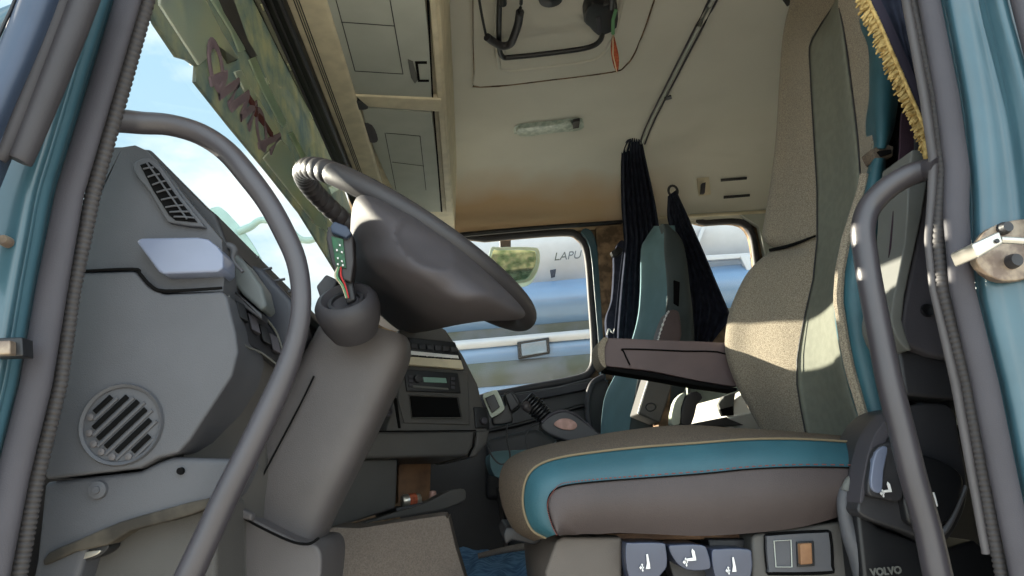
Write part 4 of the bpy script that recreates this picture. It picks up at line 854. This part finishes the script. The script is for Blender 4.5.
# lower console with tray
lc = slab('console_side', K([(330, 460), (398, 459), (396, 508), (360, 520), (318, 532)], -.02), -nS*.12, 'dash2', da, .006)
slab('tray_lip', K(cr([(316, 533), (360, 523), (396, 512), (425, 503), (441, 495), (452, 490), (464, 489), (466, 497), (462, 502), (440, 510), (400, 517), (360, 525), (318, 538)], 3, True), .02), -nS*.05, 'dash2', lc, .004)
slab('tray_floor', K([(396, 508), (440, 499), (462, 497), (460, 505), (398, 516)], .0), -nS*.16, 'dark', lc, .002)
tag(slab('wood_block', K([(399, 458), (431, 459), (430, 500), (398, 503)], -.18), -nS*.02, 'wood', bevel=.002), 'brown wooden board standing behind the console tray', 'board')
ct = thing('drink_can', 'small crumpled silver drink can lying in the console tray', 'can', K([(410, 503)], -.03)[0])
cc = K([(402, 501), (420, 499)], -.03)
tube('can_body', [cc[0], cc[0].lerp(cc[1], .1), cc[0].lerp(cc[1], .9), cc[1]], [.011, .014, .014, .011], 'chrome', ct, n=16)
tube('can_label', [cc[0].lerp(cc[1], .35), cc[0].lerp(cc[1], .75)], .0146, 'orange', ct, n=16)
tag(slab('white_packet', K([(422, 502), (433, 501), (434, 505), (423, 507)], -.02), -nS*.02, 'text', bevel=.002), 'small white packet beside the can in the console tray', 'packet')
tag(lathe('bottle_cap', [(0, .02), (.008, .018), (.010, 0)], K([(433, 499)], -.04)[0], ZV, 'pink', None, 16), 'small pinkish cap lying next to the white packet', 'cap')
# tunnel cover, carpet
tag(slab('cloth_cover', px3(cr([(300, 600), (312, 534), (360, 528), (400, 522), (440, 516), (447, 519), (455, 545), (500, 780), (300, 780)], 2, True), 1.5), YV*.14, 'cloth', bevel=.012), 'brownish grey cloth-covered block in front of the driver seat', 'cover')
bm = bmesh.new(); rows = []
for i in range(14):
    t = i/13; rows.append([VZ(452-t*8+u*(88+t*8), 604-t*54, 1.43)+ZV*(.006*math.sin(u*11+t*5)+.005*math.sin(u*23-t*9)) for u in [j/20 for j in range(21)]])
grid_bm(bm, rows); r = bmesh.ops.extrude_face_region(bm, geom=list(bm.faces)); bmesh.ops.translate(bm, verts=[g for g in r['geom'] if isinstance(g, bmesh.types.BMVert)], vec=(0, 0, -.01))
tag(mesh('carpet', bm, 'carpet'), 'rumpled blue carpet on the engine tunnel between the seats', 'carpet')
tag(tube('carpet_trim', *pxtube([(478, 556, 2.5), (505, 550, 3), (530, 546, 3.5), (556, 544, 3)], 1.9, 4), 'cloth'), 'brown rolled edge strip lying over the blue carpet', 'trim strip')
slab('lower_panel', px3([(400, 440), (520, 440), (520, 575), (400, 575)], 2.87), YV*.05, 'dark', fd, .004)

#@@WHEEL
# ================================================================== COLUMN
co = thing('steering_column', 'grey steering column shroud leaning up toward the steering wheel', 'steering column', V(280, 560, 1.15))
axis_px = [(272, 545, 42), (290, 500, 44), (311, 455, 46), (336, 405, 47), (356, 366, 46), (366, 345, 45), (370, 332, 40)]
pts, rad = pxtube(axis_px, 1.2, 4)
tube('shroud', pts, rad, 'column', co, n=48, rb=[r*.95 for r in rad], flat=4.5)
tube('shroud_seam', *pxtube([(314, 376, 1), (300, 405, 1), (270, 462, 1), (243, 514, 1)], 1.121, 4), 'gap', co)
slab('shroud_wing', px3([(330, 335), (334, 356), (322, 376), (300, 405), (243, 514), (236, 512), (262, 455), (286, 400), (304, 360)], 1.134), YV*.1, 'dash', co, .006)
slab('shroud_base', px3(cr([(215, 640), (222, 560), (232, 520), (246, 516), (275, 530), (300, 542), (316, 545), (322, 560), (318, 600), (312, 640)], 3, True), 1.09), YV*.2, 'column', co, .02, 4)
tube('base_seam', *pxtube([(240, 516, 1.2), (262, 528, 1.2), (290, 541, 1.3), (308, 544, 1.3), (319, 538, 1.3)], 1.078, 4), 'gap', co)
slab('base_clip', px3([(234, 512), (238, 507), (252, 514), (251, 521), (238, 518)], 1.07), YV*.02, 'bulb', co, .003)
# boot and stalk
bo = thing('control_stalk', 'broken control stalk showing a green circuit board above its rubber boot', 'stalk', V(346, 320, 1.04))
bc = V(346, 302, 1.05); bax = (V(338, 255, 1.05)-V(350, 320, 1.05)).normalized(); bax = (bax-YV*1.0).normalized()
lathe('boot', [(.034, -.055), (.042, -.036), (.0465, -.016), (.046, -.002), (.041, .007), (.034, .010), (.030, .005), (.024, -.004), (.018, .0), (.012, -.002), (.0, -.004)], bc, bax, 'rubber_dark', bo, 40)
lathe('boot_ring', [(.024, -.006), (.026, .003), (.021, .003), (.020, -.006)], bc, bax, 'dark', bo, 32)
hs = slab('stalk_housing', px3([(326, 238), (328, 226), (346, 228), (353, 236), (354, 262), (351, 282), (338, 278), (331, 262)], 1.035), YV*.03, 'wheel', bo, .003)
slab('stalk_cap', px3([(330, 226), (334, 221), (347, 226), (352, 233), (346, 238), (331, 232)], 1.025), YV*.03, 'bluedoor', hs, .003)
pc = slab('circuit_board', px3([(331, 236), (343, 239), (346, 268), (336, 266)], 1.031), YV*.004, 'pcb', hs, .0005)
for a, b in ((336, 249), (341, 251), (337, 257), (341, 260), (337, 263), (342, 264), (339, 244)): slab('component', px3([(a, b), (a+1.5, b+.3), (a+1.6, b+2), (a, b+1.7)], 1.028), YV*.002, 'text', pc, 0)
for k, (m_, dx) in enumerate((('green', 0), ('redwire', 4), ('cream', -2), ('black', 6))):
    tube('wire', *pxtube([(339+dx*.5, 267, .9), (337+dx, 276, .9), (343+dx*.6, 286, .9), (347+dx*.4, 298, .9)], 1.03+.002*k, 4), m_, bo)
slab('stalk_root', px3([(342, 276), (352, 278), (356, 300), (346, 304)], 1.045), YV*.02, 'dark', bo, .004)
slab('switch_lever', px3([(316, 286), (326, 274), (338, 280), (330, 300), (320, 298)], 1.10), YV*.03, 'dash', bo, .004)

# ================================================================== STEERING WHEEL
R = .234
WC = Vector((-.0743, 1.285, 2.0434))
al = math.radians(36.1); be = -.034
u_ = Vector((math.cos(al), 0, -math.sin(al))); n_ = Vector((math.sin(al)*math.cos(be), math.sin(be), math.cos(al)*math.cos(be))); v_ = n_.cross(u_)
def W(a, r, h=0): return WC+u_*(r*math.cos(a))+v_*(r*math.sin(a))+n_*h
sw = thing('steering_wheel', 'large dark truck steering wheel with a grooved rim seen from below', 'steering wheel', WC-n_*.1)
nseg = 240; rp = []; rr = []
for i in range(nseg):
    a = 2*math.pi*i/nseg; d = math.degrees(a) % 360
    rp.append(W(a, R)); rr.append(.0188 if not (130 < d < 235) or i % 4 else .0155)
tube('rim', rp, rr, 'wheel', sw, closed=True, n=18, ref=n_)
def wp(px, py, off=0): return on(px, py, WC+n_*off, n_)
hr = [(-.004, [(362, 194), (405, 212), (445, 238), (485, 270), (518, 302), (524, 316), (495, 314), (455, 305), (420, 290), (390, 265), (365, 245), (354, 222)]),
      (-.03, [(358, 200), (400, 217), (440, 242), (478, 272), (512, 300), (521, 318), (490, 320), (450, 314), (415, 302), (382, 280), (356, 255), (351, 230)]),
      (-.06, [(356, 225), (393, 235), (430, 254), (464, 277), (492, 297), (502, 317), (470, 322), (440, 324), (408, 322), (374, 304), (352, 272), (350, 246)]),
      (-.09, [(352, 262), (382, 258), (412, 270), (440, 288), (462, 304), (458, 319), (437, 328), (411, 333), (388, 329), (366, 316), (353, 299), (350, 280)]),
      (-.10, [(370, 280), (384, 275), (402, 280), (418, 290), (430, 300), (430, 312), (420, 318), (406, 322), (392, 320), (380, 312), (371, 302), (368, 291)])]
rows = [[wp(a, b, o) for a, b in cr(p, 10, True)] for o, p in hr]
cols = [cr([rows[i][j] for i in range(len(rows))], 9) for j in range(len(rows[0]))]
rows = [[Vector(cols[j][i]) for j in range(len(cols))] for i in range(len(cols[0]))]
def inside(x, y, P):
    c = False
    for i in range(len(P)):
        (x1, y1), (x2, y2) = P[i-1], P[i]
        if (y1 > y) != (y2 > y) and x < (x2-x1)*(y-y1)/(y2-y1)+x1: c = not c
    return c
def pxof(p): d = p-CAM; z = d.dot(FW); return 512+FOC*d.dot(RT)/z, 288-FOC*d.dot(UP)/z
for r_ in rows:                      # hollow pocket in the back of the hub
    for k_, p_ in enumerate(r_):
        a, b = pxof(p_); q1 = ((a-424)*.80+(b-244)*.60)/34; q2 = (-(a-424)*.60+(b-244)*.80)/19; d_ = q1*q1+q2*q2
        if d_ < 1: r_[k_] = p_+(p_-CAM).normalized()*.034*(1-d_)**.7
bm = bmesh.new(); g = grid_bm(bm, rows, closed=True); bm.faces.new(g[0][::-1]); bm.faces.new(g[-1])
hb = mesh('hub_shell', bm, 'hub', sw, sharp=60)
ph_ = wp(414, 269, -.062); dh_ = (CAM-ph_).normalized(); lathe('fixing_hole', [(0, .0), (.004, .0), (.005, .002), (.007, .001), (.007, -.03)], ph_+dh_*.006, dh_, 'wood', hb, 16)  # brown colour of the hole stands in for warm light inside it
for a in (-35, 35):
    t = math.radians(a); q = [W(t, .07, -.03), W(t, .14, -.02), W(t, .20, -.005), W(t, R-.005, 0)]
    tube('spoke', q, [.035, .03, .026, .022], 'hub', sw, n=16, rb=[.014, .012, .010, .009], ref=n_)

#@@OUT
# ================================================================== OUTSIDE
me = bpy.data.meshes.new('ground'); bm = bmesh.new(); bm.faces.new([bm.verts.new(p) for p in ((-60, -60, 0), (60, -60, 0), (60, 60, 0), (-60, 60, 0))])
g = mesh('ground', bm, 'tarmac', loc=(0, 0, 0)); struct(g, 'pale yard ground')
PT = Vector((.4, 4.7, 1.0)); nT = Vector((-.12, -1, 0)).normalized(); dT = Vector((1, -.12, 0)).normalized()
def Tn(px, py, off=0): return on(px, py, PT+nT*off, nT)
tk = thing('parked_truck', 'white and pale blue parked truck seen through the far side windows', 'truck', PT+Vector((0, 1, -1)))
def band(name, y0, y1, off, m, par, bulge=0, xa=-.75, xb=3.4, n=8):
    za = Tn(530, y0).z; zb = Tn(530, y1).z; c = PT+nT*off; rows = []
    for i in range(n+1):
        t = i/n; z = za*(1-t)+zb*t; o = bulge*math.sin(math.pi*t)
        rows.append([Vector((c.x, c.y, 0))+dT*x+nT*o+ZV*z for x in (xa, xb)])
    bm = bmesh.new(); grid_bm(bm, rows)
    r = bmesh.ops.extrude_face_region(bm, geom=list(bm.faces)); bmesh.ops.translate(bm, verts=[v for v in r['geom'] if isinstance(v, bmesh.types.BMVert)], vec=-nT*.5)
    return mesh(name, bm, m, par)
band('roof_fairing', 205, 280, -.1, 'truckw', tk, .12)
band('gap_strip', 276, 286, -.12, 'textdark', tk)
band('upper_body', 283, 328, 0, 'truckb', tk, .12)
band('dark_stripe', 326, 337, .02, 'truckg', tk)
band('white_stripe', 336, 345, .06, 'truckw', tk, .02)
band('door_panel', 344, 362, .04, 'truckb', tk, .02)
band('lower_trim', 360, 384, .05, 'truckg', tk, .03)
band('lower_body', 382, 470, .04, 'truckb', tk, .05)
hl = slab('side_window', [Tn(*q, .09) for q in [(517, 342), (549, 337), (550, 353), (518, 359)]], -nT*.05, 'black', tk, .01)
slab('window_glass', [Tn(*q, .095) for q in [(521, 344), (546, 340), (547, 352), (522, 356)]], -nT*.03, mat('truck_glass', (110, 124, 138), .15, .7), hl, .005)
text('body_lettering', 'LAPU', Tn(567, 256, .05), dT, ZV, .075, 'truckg', tk, .004, font_shear=.3)
slab('badge', [Tn(*q, .03) for q in [(550, 270), (556, 269), (555, 276), (551, 277)]], -nT*.03, 'textdark', tk, .001)
# rear body with posts seen through the rear window
rb2 = band('box_body', 214, 262, -.05, 'truckb', tk, .0, 1.1, 4)
slab('cross_rail', [Tn(*q, .06) for q in [(695, 256), (760, 252), (760, 257), (695, 261)]], -nT*.05, 'truckw', tk, .005)
slab('corner_post', [Tn(*q, .07) for q in [(740, 256), (750, 255), (754, 290), (752, 292), (746, 268)]], -nT*.05, 'truckw', tk, .005)
slab('panel_edge', [Tn(*q, .06) for q in [(702, 226), (706, 226), (699, 244), (696, 244)]], -nT*.04, 'truckw', tk, .004)
# passenger side mirror
pm = thing('side_mirror', 'passenger side mirror hanging on an arm outside the far window', 'mirror', V(515, 280, 3.3))
mh = slab('mirror_housing', px3(cr([(490, 250), (500, 247), (532, 247), (539, 250), (540, 262), (536, 274), (528, 282), (510, 284), (488, 284)], 4, True), 3.30), YV*.08, 'green_pale', pm, .012)
slab('mirror_glass', px3(cr([(492, 252), (500, 250), (530, 250), (536, 253), (536, 263), (532, 272), (525, 279), (508, 281), (490, 281)], 4, True), 3.29), YV*.012, mat('mirror_face', (170, 200, 190), .1, .5, metal=.9, rgb2=(110, 150, 135), vscale=30), mh, .002)
slab('mirror_arm', px3([(499, 228), (511, 227), (511, 250), (500, 251)], 3.34), YV*.05, 'dark', pm, .008)
# distant trees in front, for the windshield and reflections
def tree(x, y, h, w, lb):
    t = thing('tree', lb, 'tree', (x, y, 0)); tube('trunk', [(x, y, 0), (x+.1, y, h*.5)], [.2, .12], 'bark', t, n=8)
    bm = bmesh.new(); bmesh.ops.create_icosphere(bm, subdivisions=4, radius=1)
    for v in bm.verts:
        d = 1+.35*noise.noise(v.co*2.3+Vector((x, y, 0)))+.15*noise.noise(v.co*7); v.co = Vector((v.co.x*w*d+x, v.co.y*w*d+y, v.co.z*h*.4*d+h*.62))
    mesh('crown', bm, 'leaf', t)
# ------------------------------------------------------------------ light
w = bpy.data.worlds.new('sky'); sc.world = w; w.use_nodes = True; nt = w.node_tree; N = nt.nodes; L = nt.links
bg = N['Background']; tc = N.new('ShaderNodeTexCoord'); sep = N.new('ShaderNodeSeparateXYZ'); L.new(tc.outputs['Generated'], sep.inputs[0])
gr = N.new('ShaderNodeValToRGB'); e = gr.color_ramp.elements; e[0].position = 0; e[0].color = (.64, .82, .90, 1); e[1].position = .8; e[1].color = (.36, .62, .84, 1)
L.new(sep.outputs['Z'], gr.inputs['Fac'])
cn = N.new('ShaderNodeTexNoise'); cn.inputs['Scale'].default_value = 3.2; cn.inputs['Detail'].default_value = 7; cn.inputs['Roughness'].default_value = .55
mp = N.new('ShaderNodeMapping'); mp.inputs['Scale'].default_value = (1, 1, 2.2); L.new(tc.outputs['Generated'], mp.inputs[0]); L.new(mp.outputs[0], cn.inputs['Vector'])
cc_ = N.new('ShaderNodeValToRGB'); cc_.color_ramp.elements[0].position = .42; cc_.color_ramp.elements[1].position = .62; L.new(cn.outputs['Fac'], cc_.inputs['Fac'])
mx = N.new('ShaderNodeMixRGB'); L.new(cc_.outputs['Color'], mx.inputs[0]); L.new(gr.outputs['Color'], mx.inputs[1]); mx.inputs[2].default_value = (1.15, 1.15, 1.12, 1)
# sky strength raised behind the camera, added to fill the cab with light
dm = N.new('ShaderNodeMapRange'); dm.inputs['From Min'].default_value = .3; dm.inputs['From Max'].default_value = -.9; dm.inputs['To Min'].default_value = .5; dm.inputs['To Max'].default_value = 1.3
L.new(sep.outputs['Y'], dm.inputs['Value']); L.new(mx.outputs[0], bg.inputs['Color']); L.new(dm.outputs[0], bg.inputs['Strength'])
SUN = Vector((-1, .60, .385)).normalized()
ld = bpy.data.lights.new('sun', 'SUN'); ld.energy = 8.0; ld.angle = math.radians(.5); ld.color = (1, .9, .74)
lo = bpy.data.objects.new('sun', ld); C.objects.link(lo); lo.location = (-5, -2, 6); lo.rotation_euler = SUN.to_track_quat('Z', 'Y').to_euler()
sc.view_settings.view_transform = 'Standard'; sc.view_settings.look = 'None'; sc.view_settings.gamma = 1; sc.view_settings.use_curve_mapping = False
sc.view_settings.exposure = 1.3
sc.cycles.max_bounces = 10; sc.cycles.diffuse_bounces = 5; sc.cycles.transparent_max_bounces = 12
